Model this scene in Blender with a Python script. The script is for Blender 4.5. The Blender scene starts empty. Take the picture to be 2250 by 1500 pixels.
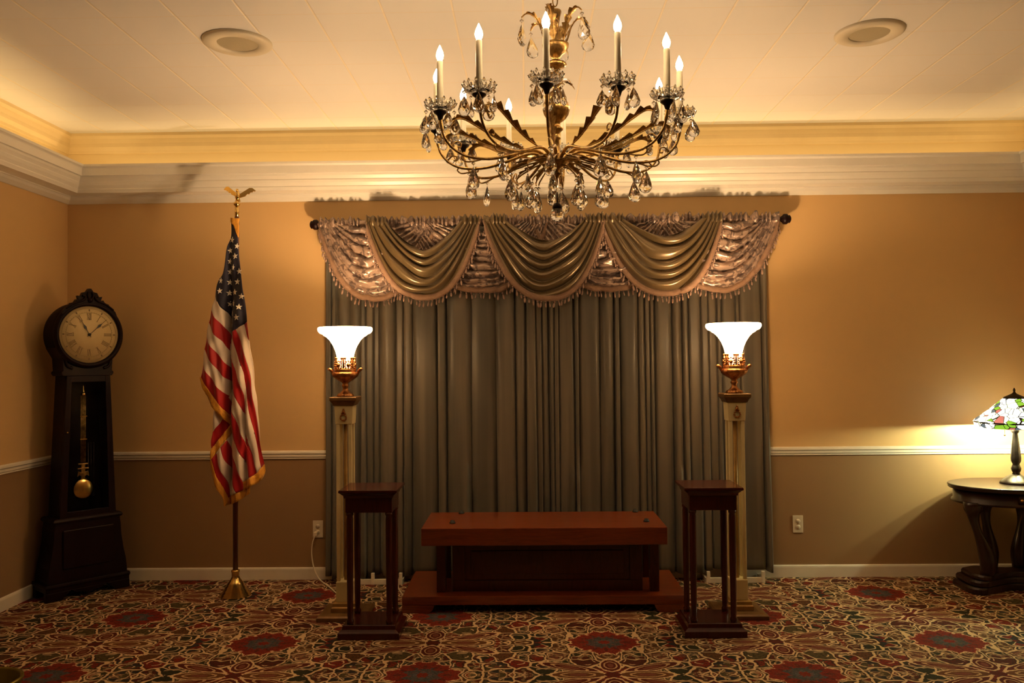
import bpy, bmesh, math, random
from mathutils import Vector, Matrix, noise
R = math.radians
PI = math.pi
sc = bpy.context.scene
col = sc.collection
random.seed(7)

# ------------------------------------------------------------------ camera
cam_d = bpy.data.cameras.new('camera')
cam_d.sensor_fit = 'HORIZONTAL'
cam_d.sensor_width = 36.0
cam_d.lens = 36.0 * 1816.0 / 2250.0
cam_d.clip_start = 0.05
cam = bpy.data.objects.new('camera', cam_d)
col.objects.link(cam)
_f = Vector((-0.01709813, 0.99954581, 0.02481603))
_r = Vector((0.99980583, 0.01733519, -0.00936939))
_u = Vector((0.00979533, -0.02465102, 0.99964813))
cam.matrix_world = Matrix(((_r.x, _u.x, -_f.x, 0.0), (_r.y, _u.y, -_f.y, 0.0), (_r.z, _u.z, -_f.z, 1.5), (0, 0, 0, 1)))
sc.camera = cam

# ------------------------------------------------------------------ world, colour, exposure
w = bpy.data.worlds.new('world')
sc.world = w
w.use_nodes = True
w.node_tree.nodes['Background'].inputs[0].default_value = (1.0, 0.75, 0.5, 1)
w.node_tree.nodes['Background'].inputs[1].default_value = 0.02
sc.view_settings.view_transform = 'Standard'
sc.view_settings.look = 'None'
sc.view_settings.gamma = 1
sc.view_settings.use_curve_mapping = False
sc.view_settings.exposure = 0.0
sc.cycles.use_denoising = True
sc.cycles.max_bounces = 10
sc.cycles.sample_clamp_indirect = 6.0
sc.cycles.caustics_refractive = False
sc.cycles.caustics_reflective = False

# room dimensions (metres)
XL, XR, YB, YF, ZC = -3.24, 3.54, 5.78, -4.5, 3.138

# light levels
WARM = (1.0, 0.66, 0.35)
CANDLE_E = 150.0
TORCH_W = 49.0
SHADE_E = 22.0
COVE_W = 4.2
TABLE_W = 42.0

def point_light(name, loc, watts, colr, rad, parent=None):
    l = bpy.data.lights.new(name, 'POINT')
    l.energy = watts; l.color = colr; l.shadow_soft_size = rad
    o = bpy.data.objects.new(name, l); col.objects.link(o); o.location = loc
    if parent: o.parent = parent
    return o

def cove_light(name, loc, lx, ly, watts):
    l = bpy.data.lights.new(name, 'AREA')
    l.shape = 'RECTANGLE'; l.size = lx; l.size_y = ly; l.energy = watts; l.color = (1.0, 0.66, 0.27)
    o = bpy.data.objects.new(name, l); col.objects.link(o); o.location = loc
    o.rotation_euler = (PI, 0, 0)
    return o
# rope lights lying in the trough behind the crown
cove_light('cove_light_left', (XL + 0.12, 2.9, 2.81), 0.04, 5.4, COVE_W * 1.8)
cove_light('cove_light_back', (0.15, YB - 0.12, 2.81), 6.2, 0.04, COVE_W * 1.5)
cove_light('cove_light_right', (XR - 0.12, 2.9, 2.81), 0.04, 5.4, COVE_W * 1.5)

# ------------------------------------------------------------------ node helpers
class V:
    def __init__(s, t, o): s.t = t; s.o = o
    def _b(s, op, b=None, c=None):
        n = s.t.nodes.new('ShaderNodeMath'); n.operation = op
        s.t.links.new(s.o, n.inputs[0])
        for i, q in ((1, b), (2, c)):
            if q is None: continue
            if isinstance(q, V): s.t.links.new(q.o, n.inputs[i])
            else: n.inputs[i].default_value = q
        return V(s.t, n.outputs[0])
    def __add__(s, b): return s._b('ADD', b)
    def __sub__(s, b): return s._b('SUBTRACT', b)
    def __mul__(s, b): return s._b('MULTIPLY', b)
    def __truediv__(s, b): return s._b('DIVIDE', b)
    __radd__ = __add__
    __rmul__ = __mul__
    def __rsub__(s, b): return (s * -1.0) + b
    def abs(s): return s._b('ABSOLUTE')
    def lt(s, b): return s._b('LESS_THAN', b)
    def gt(s, b): return s._b('GREATER_THAN', b)
    def pow(s, b): return s._b('POWER', b)
    def mn(s, b): return s._b('MINIMUM', b)
    def mx(s, b): return s._b('MAXIMUM', b)
    def round(s): return s._b('ROUND')
    def mod(s, b): return s._b('FLOORED_MODULO', b)
    def sqrt(s): return s._b('SQRT')
    def cos(s): return s._b('COSINE')
    def atan2(s, b): return s._b('ARCTAN2', b)
    def ping(s, b): return s._b('PINGPONG', b)
    def smooth(s, a, b, x=0.0, y=1.0):
        n = s.t.nodes.new('ShaderNodeMapRange'); n.interpolation_type = 'SMOOTHSTEP'
        s.t.links.new(s.o, n.inputs[0])
        for i, q in zip((1, 2, 3, 4), (a, b, x, y)): n.inputs[i].default_value = q
        return V(s.t, n.outputs[0])

def mat(name, base=(0.5, 0.5, 0.5), rough=0.6, metal=0.0, **kw):
    m = bpy.data.materials.new(name); m.use_nodes = True
    b = m.node_tree.nodes['Principled BSDF']
    b.inputs['Base Color'].default_value = (*base, 1)
    b.inputs['Roughness'].default_value = rough
    b.inputs['Metallic'].default_value = metal
    for k, v in kw.items():
        b.inputs[k.replace('_', ' ')].default_value = v
    return m

def bsdf(m): return m.node_tree.nodes['Principled BSDF']

def mixc(t, fac, a, b):
    n = t.nodes.new('ShaderNodeMix'); n.data_type = 'RGBA'
    if isinstance(fac, V): t.links.new(fac.o, n.inputs[0])
    else: n.inputs[0].default_value = fac
    for i, q in ((6, a), (7, b)):
        if isinstance(q, tuple): n.inputs[i].default_value = (*q[:3], 1)
        else: t.links.new(q, n.inputs[i])
    return n.outputs[2]

def coords(t, kind='Object', scale=None):
    n = t.nodes.new('ShaderNodeTexCoord'); o = n.outputs[kind]
    if scale:
        mp = t.nodes.new('ShaderNodeMapping'); mp.inputs['Scale'].default_value = scale
        t.links.new(o, mp.inputs[0]); o = mp.outputs[0]
    return o

def tex_noise(t, co, sc_, detail=3, rough=0.5, dist=0.0):
    n = t.nodes.new('ShaderNodeTexNoise'); n.inputs['Scale'].default_value = sc_
    n.inputs['Detail'].default_value = detail; n.inputs['Roughness'].default_value = rough
    n.inputs['Distortion'].default_value = dist
    t.links.new(co, n.inputs['Vector'])
    return V(t, n.outputs[0])

def ramp(t, fac, stops, interp='LINEAR'):
    n = t.nodes.new('ShaderNodeValToRGB'); n.color_ramp.interpolation = interp
    e = n.color_ramp.elements
    while len(e) < len(stops): e.new(0.5)
    for i, (p, c) in enumerate(stops):
        e[i].position = p; e[i].color = (*c, 1)
    t.links.new(fac.o, n.inputs[0])
    return n.outputs[0]

def bump(m, h, strength=0.3, dist=0.01):
    t = m.node_tree
    n = t.nodes.new('ShaderNodeBump'); n.inputs['Strength'].default_value = strength
    n.inputs['Distance'].default_value = dist
    t.links.new(h.o, n.inputs['Height']); t.links.new(n.outputs[0], bsdf(m).inputs['Normal'])

def varied(name, c1, c2, rough, nscale, stretch=(1, 1, 1), metal=0.0, bmp=0.0, bdist=0.002, detail=4, **kw):
    m = mat(name, c1, rough, metal, **kw); t = m.node_tree
    co = coords(t, 'Object', stretch)
    n = tex_noise(t, co, nscale, detail, 0.6, 0.3)
    t.links.new(mixc(t, n.smooth(0.3, 0.7), c1, c2), bsdf(m).inputs['Base Color'])
    if bmp: bump(m, n, bmp, bdist)
    return m

# ------------------------------------------------------------------ materials
def wall_mat():
    m = mat('wall_paint', (0.5, 0.4, 0.3), 0.42); t = m.node_tree
    geo = t.nodes.new('ShaderNodeNewGeometry'); sp = t.nodes.new('ShaderNodeSeparateXYZ')
    t.links.new(geo.outputs['Position'], sp.inputs[0]); z = V(t, sp.outputs[2])
    n = tex_noise(t, geo.outputs['Position'], 60, 3)
    big = tex_noise(t, geo.outputs['Position'], 1.3, 2)
    up = mixc(t, big, (0.64, 0.42, 0.185), (0.67, 0.44, 0.20))
    lo = mixc(t, big, (0.300, 0.180, 0.085), (0.32, 0.195, 0.093))
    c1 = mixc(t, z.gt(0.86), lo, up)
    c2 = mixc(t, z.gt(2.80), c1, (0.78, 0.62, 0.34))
    t.links.new(c2, bsdf(m).inputs['Base Color'])
    bump(m, n, 0.12, 0.002)
    return m
M = {}
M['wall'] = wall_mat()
M['trim'] = varied('trim_paint', (0.80, 0.74, 0.62), (0.76, 0.70, 0.58), 0.35, 8)
M['crown'] = varied('crown_paint', (0.80, 0.77, 0.70), (0.77, 0.74, 0.67), 0.34, 5)

def ceiling_mat():
    m = mat('ceiling_tiles', (0.7, 0.6, 0.5), 0.5); t = m.node_tree
    geo = t.nodes.new('ShaderNodeNewGeometry'); sp = t.nodes.new('ShaderNodeSeparateXYZ')
    t.links.new(geo.outputs['Position'], sp.inputs[0])
    x = (V(t, sp.outputs[0]) + 1.632) / 0.3265
    y = (V(t, sp.outputs[1]) + 0.1) / 0.3265
    fx = (x - x.round()).abs(); fy = (y - y.round()).abs()
    g = fx.smooth(0.006, 0.022); g2 = fy.smooth(0.003, 0.009)
    h = g * g2.smooth(0, 1, 0.75, 1.0)
    n = tex_noise(t, geo.outputs['Position'], 2.0, 2)
    base = mixc(t, n, (0.73, 0.72, 0.71), (0.76, 0.745, 0.73))
    base = mixc(t, g, (0.84, 0.76, 0.62), base)
    base = mixc(t, g2, (0.74, 0.66, 0.55), base)
    t.links.new(base, bsdf(m).inputs['Base Color'])
    bump(m, h, 0.6, 0.003)
    return m
M['ceiling'] = ceiling_mat()

def carpet_mat():
    m = mat('carpet', (0.2, 0.1, 0.05), 0.95); t = m.node_tree
    bsdf(m).inputs['Specular IOR Level'].default_value = 0.1
    geo = t.nodes.new('ShaderNodeNewGeometry'); sp = t.nodes.new('ShaderNodeSeparateXYZ')
    t.links.new(geo.outputs['Position'], sp.inputs[0])
    x = V(t, sp.outputs[0]); y = V(t, sp.outputs[1])
    u = (x - 0.40) / 0.914; v = (y - 4.46) / 0.457
    cu = u.round(); cv = v.round()
    par = (cu + cv).mod(2.0)               # 0 medallion cell, 1 flower cell
    lx = ((u - cu) * 0.914).abs(); ly = ((v - cv) * 0.457).abs()
    # mirrored repeat domain for the vine field
    pu = u.ping(1.0) * 0.914; pv = v.ping(1.0) * 0.457
    cb = t.nodes.new('ShaderNodeCombineXYZ'); t.links.new(pu.o, cb.inputs[0]); t.links.new(pv.o, cb.inputs[1])
    wob = t.nodes.new('ShaderNodeTexNoise'); wob.inputs['Scale'].default_value = 14; wob.inputs['Detail'].default_value = 1
    t.links.new(cb.outputs[0], wob.inputs['Vector'])
    vm = t.nodes.new('ShaderNodeVectorMath'); vm.operation = 'MULTIPLY_ADD'
    t.links.new(wob.outputs['Color'], vm.inputs[0]); vm.inputs[1].default_value = (0.07, 0.07, 0); t.links.new(cb.outputs[0], vm.inputs[2])
    def vor(scale, feat, rnd=0.9):
        n = t.nodes.new('ShaderNodeTexVoronoi'); n.voronoi_dimensions = '2D'; n.feature = feat
        n.inputs['Scale'].default_value = scale; n.inputs['Randomness'].default_value = rnd
        t.links.new(vm.outputs[0], n.inputs['Vector']); return n
    e1 = V(t, vor(9.5, 'DISTANCE_TO_EDGE').outputs['Distance'])
    c1 = vor(9.5, 'F1'); sepc = t.nodes.new('ShaderNodeSeparateColor'); t.links.new(c1.outputs['Color'], sepc.inputs[0])
    e2 = V(t, vor(24, 'DISTANCE_TO_EDGE').outputs['Distance'])
    c2 = vor(24, 'F1'); sepd = t.nodes.new('ShaderNodeSeparateColor'); t.links.new(c2.outputs['Color'], sepd.inputs[0])
    f1 = V(t, c1.outputs['Distance'])
    RED = (0.20, 0.016, 0.010); MAR = (0.085, 0.013, 0.010); OLI = (0.085, 0.062, 0.026); GRN = (0.022, 0.026, 0.013)
    BRN = (0.12, 0.045, 0.018); NAV = (0.02, 0.022, 0.028); CRE = (0.64, 0.45, 0.25); SLA = (0.06, 0.068, 0.07); TAN = (0.20, 0.12, 0.055)
    ROS = (0.17, 0.05, 0.032)
    pal1 = ramp(t, V(t, sepc.outputs[0]), [(0, RED), (0.22, OLI), (0.32, MAR), (0.50, BRN), (0.62, GRN), (0.80, RED), (0.93, ROS)], 'CONSTANT')
    pal2 = ramp(t, V(t, sepd.outputs[1]), [(0, GRN), (0.2, BRN), (0.3, RED), (0.48, OLI), (0.56, NAV), (0.68, MAR), (0.86, TAN), (0.9, ROS)], 'CONSTANT')
    base = mixc(t, V(t, sepc.outputs[1]).gt(0.38), pal1, pal2)
    # small bright curls
    fine = e2.smooth(0.07, 0.15)
    sel = V(t, sepc.outputs[2]).gt(0.55)
    base = mixc(t, (1.0 - fine) * sel * 0.85, base, (0.42, 0.28, 0.14))
    # mottled tufting
    mo = tex_noise(t, cb.outputs[0], 75, 3, 0.7)
    base = mixc(t, mo.smooth(0.46, 0.60, 0, 0.85), base, (0.022, 0.018, 0.011))
    mo2 = tex_noise(t, geo.outputs['Position'], 48, 3, 0.7)
    base = mixc(t, mo2.smooth(0.58, 0.74, 0, 0.4), base, (0.18, 0.06, 0.03))
    # rings inside big cells (curling vines)
    ring = (f1 - 0.33).abs().smooth(0.025, 0.05)
    base = mixc(t, (1.0 - ring) * V(t, sepd.outputs[2]).gt(0.3), base, CRE)
    line = (e1 + (tex_noise(t, cb.outputs[0], 22, 2) - 0.5) * 0.05).smooth(0.038, 0.072)
    dark = e1.smooth(0.09, 0.15)
    base = mixc(t, (1.0 - dark) * 0.85, base, (0.02, 0.012, 0.008))
    base = mixc(t, 1.0 - line, base, CRE)
    # flower: four pairs of outlined petals
    def ell(cx, cy, a, b, ang=0.0):
        dx = lx - cx; dy = ly - cy
        ca, sa = math.cos(ang), math.sin(ang)
        p = (dx * ca + dy * sa) / a; q = (dy * ca - dx * sa) / b
        return (p * p + q * q).sqrt()
    wn = tex_noise(t, cb.outputs[0], 40, 2) * 0.25 - 0.125
    isf = par.gt(0.5)
    for cx, cy, a, b, ang, c_in in ((0.20, 0.095, 0.17, 0.045, 0.42, MAR), (0.0, 0.12, 0.055, 0.085, 0, MAR), (0.165, 0.0, 0.145, 0.052, 0, BRN)):
        d = ell(cx, cy, a, b, ang) + wn
        ins = d.lt(1.0) * isf
        base = mixc(t, ins, base, CRE)
        base = mixc(t, d.lt(0.86) * isf, base, c_in)
        base = mixc(t, ((d - 0.55).abs().lt(0.055)) * isf, base, (0.5, 0.32, 0.16))
        base = mixc(t, d.lt(0.30) * isf, base, ROS)
    base = mixc(t, ell(0, 0, 0.04, 0.03).lt(1.0) * isf, base, MAR)
    # medallion: red scalloped blotch, slate ring, red heart
    ism = par.lt(0.5)
    ang = ly.atan2(lx)
    r = (lx * lx + ly * ly * 1.15).sqrt()
    sc1 = (ang * 4.0).cos() * -0.012 + (ang * 12.0).cos() * 0.010 + wn * 0.32
    base = mixc(t, (r + sc1).lt(0.182) * ism * (r + sc1).gt(0.172), base, CRE)
    base = mixc(t, (r + sc1).lt(0.172) * ism, base, RED)
    base = mixc(t, ((r * 55.0).cos() * 0.5 + (ang * 12.0).cos()).gt(0.9) * (r + sc1).lt(0.165) * ism * 0.8, base, MAR)
    sc2 = (ang * 8.0).cos() * 0.010 + wn * 0.36
    base = mixc(t, (r + sc2).lt(0.092) * ism, base, SLA)
    base = mixc(t, (r + sc2).lt(0.074) * ism, base, (0.05, 0.065, 0.06))
    base = mixc(t, (r - sc2).lt(0.05) * ism, base, (0.08, 0.088, 0.088))
    base = mixc(t, (r + sc2 * 0.6).lt(0.03) * ism, base, RED)
    base = mixc(t, mo.smooth(0.48, 0.58, 0, 0.6) * ism * (r + sc1).lt(0.165), base, (0.022, 0.018, 0.016))
    base = mixc(t, mo2.smooth(0.52, 0.62, 0, 0.5) * ism * (r + sc1).lt(0.165), base, (0.20, 0.05, 0.025))
    # pile speckle
    sp1 = tex_noise(t, geo.outputs['Position'], 260, 2)
    base = mixc(t, sp1.smooth(0.45, 0.75, 0, 0.55), base, (0.03, 0.02, 0.012))
    sp2 = tex_noise(t, geo.outputs['Position'], 120, 2)
    base = mixc(t, sp2.smooth(0.60, 0.74, 0, 0.2), base, (0.3, 0.14, 0.07))
    t.links.new(base, bsdf(m).inputs['Base Color'])
    bump(m, sp1, 0.4, 0.004)
    return m
M['carpet'] = carpet_mat()

def wood(name, c1, c2, rough, stretch=(1, 1, 1), scale=6, coat=0.3, spec=0.5):
    m = mat(name, c1, rough, 0.0, Coat_Weight=coat, Coat_Roughness=0.12, Specular_IOR_Level=spec); t = m.node_tree
    co = coords(t, 'Object', stretch)
    n = tex_noise(t, co, scale, 6, 0.65, 0.8)
    t.links.new(ramp(t, n, [(0.3, c2), (0.5, c1), (0.7, c2)]), bsdf(m).inputs['Base Color'])
    bump(m, n, 0.08, 0.001)
    return m
M['cherry'] = wood('cherry_wood', (0.215, 0.040, 0.008), (0.105, 0.016, 0.004), 0.28, (1, 14, 14), 3.0, 0.5)
M['mahogany'] = wood('mahogany', (0.058, 0.0085, 0.004), (0.036, 0.0055, 0.003), 0.25, (6, 6, 1), 5, 0.25, 0.35)
M['clock_wood'] = wood('clock_wood', (0.011, 0.0028, 0.0028), (0.008, 0.0022, 0.0022), 0.4, (6, 6, 1), 5, 0.0, 0.14)
M['table_wood'] = wood('table_wood', (0.020, 0.006, 0.004), (0.013, 0.004, 0.003), 0.3, (1, 8, 8), 4, 0.3, 0.35)
M['pole_wood'] = wood('pole_wood', (0.10, 0.018, 0.008), (0.07, 0.013, 0.006), 0.3, (8, 8, 1), 5)
M['dark_metal'] = varied('bronze_dark', (0.05, 0.035, 0.03), (0.03, 0.022, 0.018), 0.35, 20, metal=0.8)
M['brass'] = varied('brass', (0.80, 0.56, 0.20), (0.70, 0.46, 0.15), 0.22, 14, metal=1.0)
M['old_brass'] = varied('antique_brass', (0.66, 0.43, 0.16), (0.24, 0.145, 0.05), 0.30, 50, metal=1.0, bmp=0.5, bdist=0.003)
M['gilt'] = varied('gilt', (0.55, 0.25, 0.09), (0.30, 0.12, 0.04), 0.35, 60, metal=1.0, bmp=0.5, bdist=0.003)
M['gold_paint'] = varied('gold_paint', (0.42, 0.25, 0.06), (0.32, 0.18, 0.045), 0.45, 20, metal=0.3)
M['brown_paint'] = varied('brown_gilt_paint', (0.20, 0.105, 0.030), (0.14, 0.07, 0.02), 0.4, 16, metal=0.3)
M['cream'] = varied('cream_paint', (0.86, 0.75, 0.42), (0.80, 0.69, 0.38), 0.4, 12)
M['ivory'] = varied('ivory_sleeve', (0.93, 0.87, 0.70), (0.88, 0.82, 0.64), 0.4, 12)
M['plastic'] = varied('ivory_plastic', (0.72, 0.62, 0.46), (0.70, 0.60, 0.44), 0.4, 20)
M['slot'] = mat('slot_dark', (0.02, 0.015, 0.01), 0.6)
M['rubber'] = mat('black_rubber', (0.012, 0.012, 0.012), 0.6)
M['dial'] = varied('dial_paper', (0.72, 0.56, 0.27), (0.68, 0.52, 0.25), 0.6, 6)
M['ink'] = mat('dial_ink', (0.20, 0.12, 0.05), 0.6)
M['hand'] = mat('hand_black', (0.01, 0.01, 0.01), 0.4)
M['disc'] = varied('grille_ring', (0.62, 0.56, 0.44), (0.60, 0.54, 0.42), 0.5, 8)
M['grille'] = varied('grille_mesh', (0.42, 0.36, 0.24), (0.36, 0.31, 0.2), 0.6, 400, bmp=0.4)

def crystal_mat():
    m = mat('crystal', (1, 1, 1), 0.0); t = m.node_tree
    b = bsdf(m); b.inputs['Transmission Weight'].default_value = 1.0; b.inputs['IOR'].default_value = 1.42
    n = tex_noise(t, coords(t), 30, 1)
    t.links.new(mixc(t, n, (1, 0.985, 0.97), (0.96, 0.97, 1.0)), b.inputs['Base Color'])
    return m
M['crystal'] = crystal_mat()
M['clear'] = mat('clear_glass', (1, 1, 1), 0.02, 0.0, Transmission_Weight=1.0, IOR=1.15)

def emit_mat(name, colr, strength, base=(0.9, 0.9, 0.9)):
    m = mat(name, base, 0.4)
    b = bsdf(m); b.inputs['Emission Color'].default_value = (*colr, 1); b.inputs['Emission Strength'].default_value = strength
    return m
M['bulb'] = emit_mat('flame_bulb', (1.0, 0.66, 0.34), CANDLE_E)
M['lamp_bulb'] = emit_mat('lamp_bulb', (0.95, 1.0, 0.75), 30)

def opal_mat():
    m = mat('opal_glass', (0.95, 0.88, 0.74), 0.3); t = m.node_tree
    b = bsdf(m); b.inputs['Emission Color'].default_value = (1.0, 0.68, 0.36, 1); b.inputs['Emission Strength'].default_value = SHADE_E
    tr = t.nodes.new('ShaderNodeBsdfTranslucent'); tr.inputs[0].default_value = (0.95, 0.8, 0.6, 1)
    mx = t.nodes.new('ShaderNodeMixShader'); mx.inputs[0].default_value = 0.35
    out = t.nodes['Material Output']
    t.links.new(b.outputs[0], mx.inputs[1]); t.links.new(tr.outputs[0], mx.inputs[2]); t.links.new(mx.outputs[0], out.inputs[0])
    return m
M['opal'] = opal_mat()

def cloth(name, c1, c2, rough=0.42, sheen=0.3, scale=3, stretch=(1, 1, 1), bmp=0.15, bscale=90, bdist=0.002, spec=0.5, pattern=None):
    m = mat(name, c1, rough, 0.0, Sheen_Weight=sheen, Sheen_Roughness=0.4); t = m.node_tree
    bsdf(m).inputs['Specular IOR Level'].default_value = spec
    co = coords(t, 'Object', stretch)
    n = tex_noise(t, co, scale, 3)
    c = mixc(t, n.smooth(0.35, 0.65), c1, c2)
    co2 = coords(t, 'Object')
    if pattern:
        p = tex_noise(t, co2, pattern[0], 2, 0.5, 1.2)
        c = mixc(t, p.smooth(0.49, 0.54), c, pattern[1])
    t.links.new(c, bsdf(m).inputs['Base Color'])
    bump(m, tex_noise(t, co2, bscale, 2), bmp, bdist)
    return m
M['drape'] = cloth('drape_taupe', (0.142, 0.120, 0.090), (0.088, 0.080, 0.064), 0.40, 0.15, 2.5, (6, 6, 0.15), 0.08, 200, spec=0.35)
M['olive'] = cloth('olive_satin', (0.150, 0.098, 0.042), (0.120, 0.080, 0.034), 0.30, 0.1, 4, (1, 1, 1), 0.08, 160, spec=0.9)
bsdf(M['olive']).inputs['Metallic'].default_value = 0.4
M['mauve'] = cloth('mauve_satin', (0.38, 0.265, 0.205), (0.31, 0.21, 0.16), 0.32, 0.1, 6, (1, 1, 1), 0.5, 38, 0.006, spec=0.9, pattern=(22, (0.13, 0.085, 0.07)))
bsdf(M['mauve']).inputs['Metallic'].default_value = 0.3
M['braid'] = cloth('braid', (0.22, 0.125, 0.075), (0.19, 0.105, 0.065), 0.7, 0.2, 40, (1, 1, 1), 0.6, 260, 0.003)
M['tassel'] = cloth('tassel_bead', (0.30, 0.19, 0.14), (0.16, 0.09, 0.07), 0.35, 0.0, 25)
M['flag_red'] = cloth('flag_red', (0.40, 0.008, 0.010), (0.36, 0.006, 0.009), 0.55, 0.3, 6, spec=0.3)
M['flag_white'] = cloth('flag_white', (0.72, 0.60, 0.50), (0.68, 0.56, 0.46), 0.55, 0.3, 6, spec=0.3)
M['flag_blue'] = cloth('flag_blue', (0.018, 0.016, 0.035), (0.014, 0.012, 0.028), 0.55, 0.3, 6, spec=0.3)
M['gold_fringe'] = cloth('gold_fringe', (0.78, 0.36, 0.03), (0.62, 0.26, 0.02), 0.6, 0.2, 120, (1, 1, 0.1), 0.8, 200, 0.004)
M['star'] = cloth('star_white', (0.82, 0.74, 0.64), (0.8, 0.72, 0.62), 0.6, 0.1, 6)

def stained_mat():
    m = mat('stained_glass', (0.8, 0.9, 0.5), 0.25); t = m.node_tree; b = bsdf(m)
    co = coords(t, 'Object')
    def vor(feat):
        n = t.nodes.new('ShaderNodeTexVoronoi'); n.feature = feat; n.inputs['Scale'].default_value = 25
        t.links.new(co, n.inputs['Vector']); return n
    c = vor('F1'); s = t.nodes.new('ShaderNodeSeparateColor'); t.links.new(c.outputs['Color'], s.inputs[0])
    pal = ramp(t, V(t, s.outputs[0]), [(0, (1, 1, 0.8)), (0.3, (0.95, 1, 0.6)), (0.5, (1, 1, 0.9)), (0.72, (0.35, 0.8, 0.06)), (0.84, (1, 0.35, 0.3)), (0.92, (0.25, 0.4, 0.55))], 'CONSTANT')
    st = ramp(t, V(t, s.outputs[0]), [(0, (1, 1, 1)), (0.72, (0.22, 0.22, 0.22)), (0.84, (0.16, 0.16, 0.16)), (0.92, (0.10, 0.10, 0.10))], 'CONSTANT')
    e = V(t, vor('DISTANCE_TO_EDGE').outputs['Distance']).gt(0.045)
    t.links.new(mixc(t, e, (0.02, 0.02, 0.015), pal), b.inputs['Base Color'])
    t.links.new(pal, b.inputs['Emission Color'])
    sv = t.nodes.new('ShaderNodeRGBToBW'); t.links.new(st, sv.inputs[0])
    t.links.new((V(t, sv.outputs[0]) * e * 3.0).o, b.inputs['Emission Strength'])
    return m
M['stained'] = stained_mat()

# ------------------------------------------------------------------ mesh helpers
def BM(): return bmesh.new()

def box(bm, x0, x1, y0, y1, z0, z1, mi=0):
    vs = [bm.verts.new(p) for p in ((x0, y0, z0), (x1, y0, z0), (x1, y1, z0), (x0, y1, z0), (x0, y0, z1), (x1, y0, z1), (x1, y1, z1), (x0, y1, z1))]
    for q in ((0, 3, 2, 1), (4, 5, 6, 7), (0, 1, 5, 4), (1, 2, 6, 5), (2, 3, 7, 6), (3, 0, 4, 7)):
        f = bm.faces.new([vs[i] for i in q]); f.material_index = mi
    return vs

def grid(bm, rows, close_u=False, mi=0, smooth=True):
    """rows: list of lists of points"""
    vr = [[bm.verts.new(p) for p in r] for r in rows]
    n = len(rows[0])
    for a, b in zip(vr[:-1], vr[1:]):
        for i in range(n if close_u else n - 1):
            j = (i + 1) % n
            f = bm.faces.new((a[i], a[j], b[j], b[i])); f.smooth = smooth; f.material_index = mi
    return vr

def lathe(bm, prof, c=(0, 0, 0), seg=32, mi=0, smooth=True, mod=None, cap=True):
    rows = []
    for r, z in prof:
        row = []
        for i in range(seg):
            a = 2 * PI * i / seg
            rr = r * (mod(a, r, z) if mod else 1)
            row.append((c[0] + rr * math.cos(a), c[1] + rr * math.sin(a), c[2] + z))
        rows.append(row)
    vr = grid(bm, rows, True, mi, smooth)
    if cap:
        for r, flip in ((vr[0], True), (vr[-1], False)):
            try:
                f = bm.faces.new(list(reversed(r)) if flip else r); f.material_index = mi
            except ValueError: pass

def sqlathe(bm, prof, c=(0, 0, 0), mi=0):
    """square-section stack: prof of (half width x, half depth y, z)"""
    rows = [[(c[0] + sx * hx, c[1] + sy * hy, c[2] + z) for sx, sy in ((-1, -1), (1, -1), (1, 1), (-1, 1))] for hx, hy, z in prof]
    vr = grid(bm, rows, True, mi, False)
    bm.faces.new(list(reversed(vr[0]))); bm.faces.new(vr[-1])

def catmull(pts, n=8):
    P = [Vector(p) for p in pts]; P = [P[0] * 2 - P[1]] + P + [P[-1] * 2 - P[-2]]
    out = []
    for i in range(1, len(P) - 2):
        for k in range(n):
            t = k / n; a, b, c, d = P[i - 1:i + 3]
            out.append(0.5 * ((2 * b) + (c - a) * t + (2 * a - 5 * b + 4 * c - d) * t * t + (3 * b - a - 3 * c + d) * t ** 3))
    out.append(P[-2]); return out

def tube(bm, pts, rad, seg=10, mi=0, caps=True):
    n = len(pts); P = [Vector(p) for p in pts]
    rads = rad if isinstance(rad, (list, tuple)) else [rad] * n
    up = None; rows = []
    for i in range(n):
        d = (P[min(i + 1, n - 1)] - P[max(i - 1, 0)]).normalized()
        if up is None:
            up = Vector((0, 0, 1)) if abs(d.z) < 0.9 else Vector((1, 0, 0))
        s = d.cross(up)
        if s.length < 1e-5: s = d.orthogonal()
        s.normalize(); up = s.cross(d).normalized()
        rows.append([P[i] + (s * math.cos(2 * PI * k / seg) + up * math.sin(2 * PI * k / seg)) * rads[i] for k in range(seg)])
    vr = grid(bm, rows, True, mi)
    if caps:
        bm.faces.new(list(reversed(vr[0]))).material_index = mi; bm.faces.new(vr[-1]).material_index = mi

def ball(bm, c, r, seg=12, mi=0, sz=1.0, smooth=True):
    prof = [(max(1e-4, r * math.sin(PI * k / 8)), -r * sz * math.cos(PI * k / 8)) for k in range(9)]
    lathe(bm, prof, c, seg, mi, smooth)

def prism(bm, outline, y0, y1, mi=0):
    """outline in xz, extruded in y"""
    a = [bm.verts.new((x, y0, z)) for x, z in outline]; b = [bm.verts.new((x, y1, z)) for x, z in outline]
    n = len(outline)
    bm.faces.new(a).material_index = mi; bm.faces.new(list(reversed(b))).material_index = mi
    for i in range(n):
        bm.faces.new((a[i], b[i], b[(i + 1) % n], a[(i + 1) % n])).material_index = mi

def obj(name, bm, ms, parent=None, bev=0.0, loc=None, fixn=True):
    if fixn: bmesh.ops.recalc_face_normals(bm, faces=bm.faces[:])
    me = bpy.data.meshes.new(name); bm.to_mesh(me); bm.free()
    if not isinstance(ms, (list, tuple)): ms = [ms]
    for m in ms: me.materials.append(M[m] if isinstance(m, str) else m)
    o = bpy.data.objects.new(name, me); col.objects.link(o)
    if parent: o.parent = parent
    if loc: o.location = loc
    if bev:
        b = o.modifiers.new('bevel', 'BEVEL'); b.width = bev; b.segments = 2; b.limit_method = 'ANGLE'; b.angle_limit = R(40)
    return o

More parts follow.
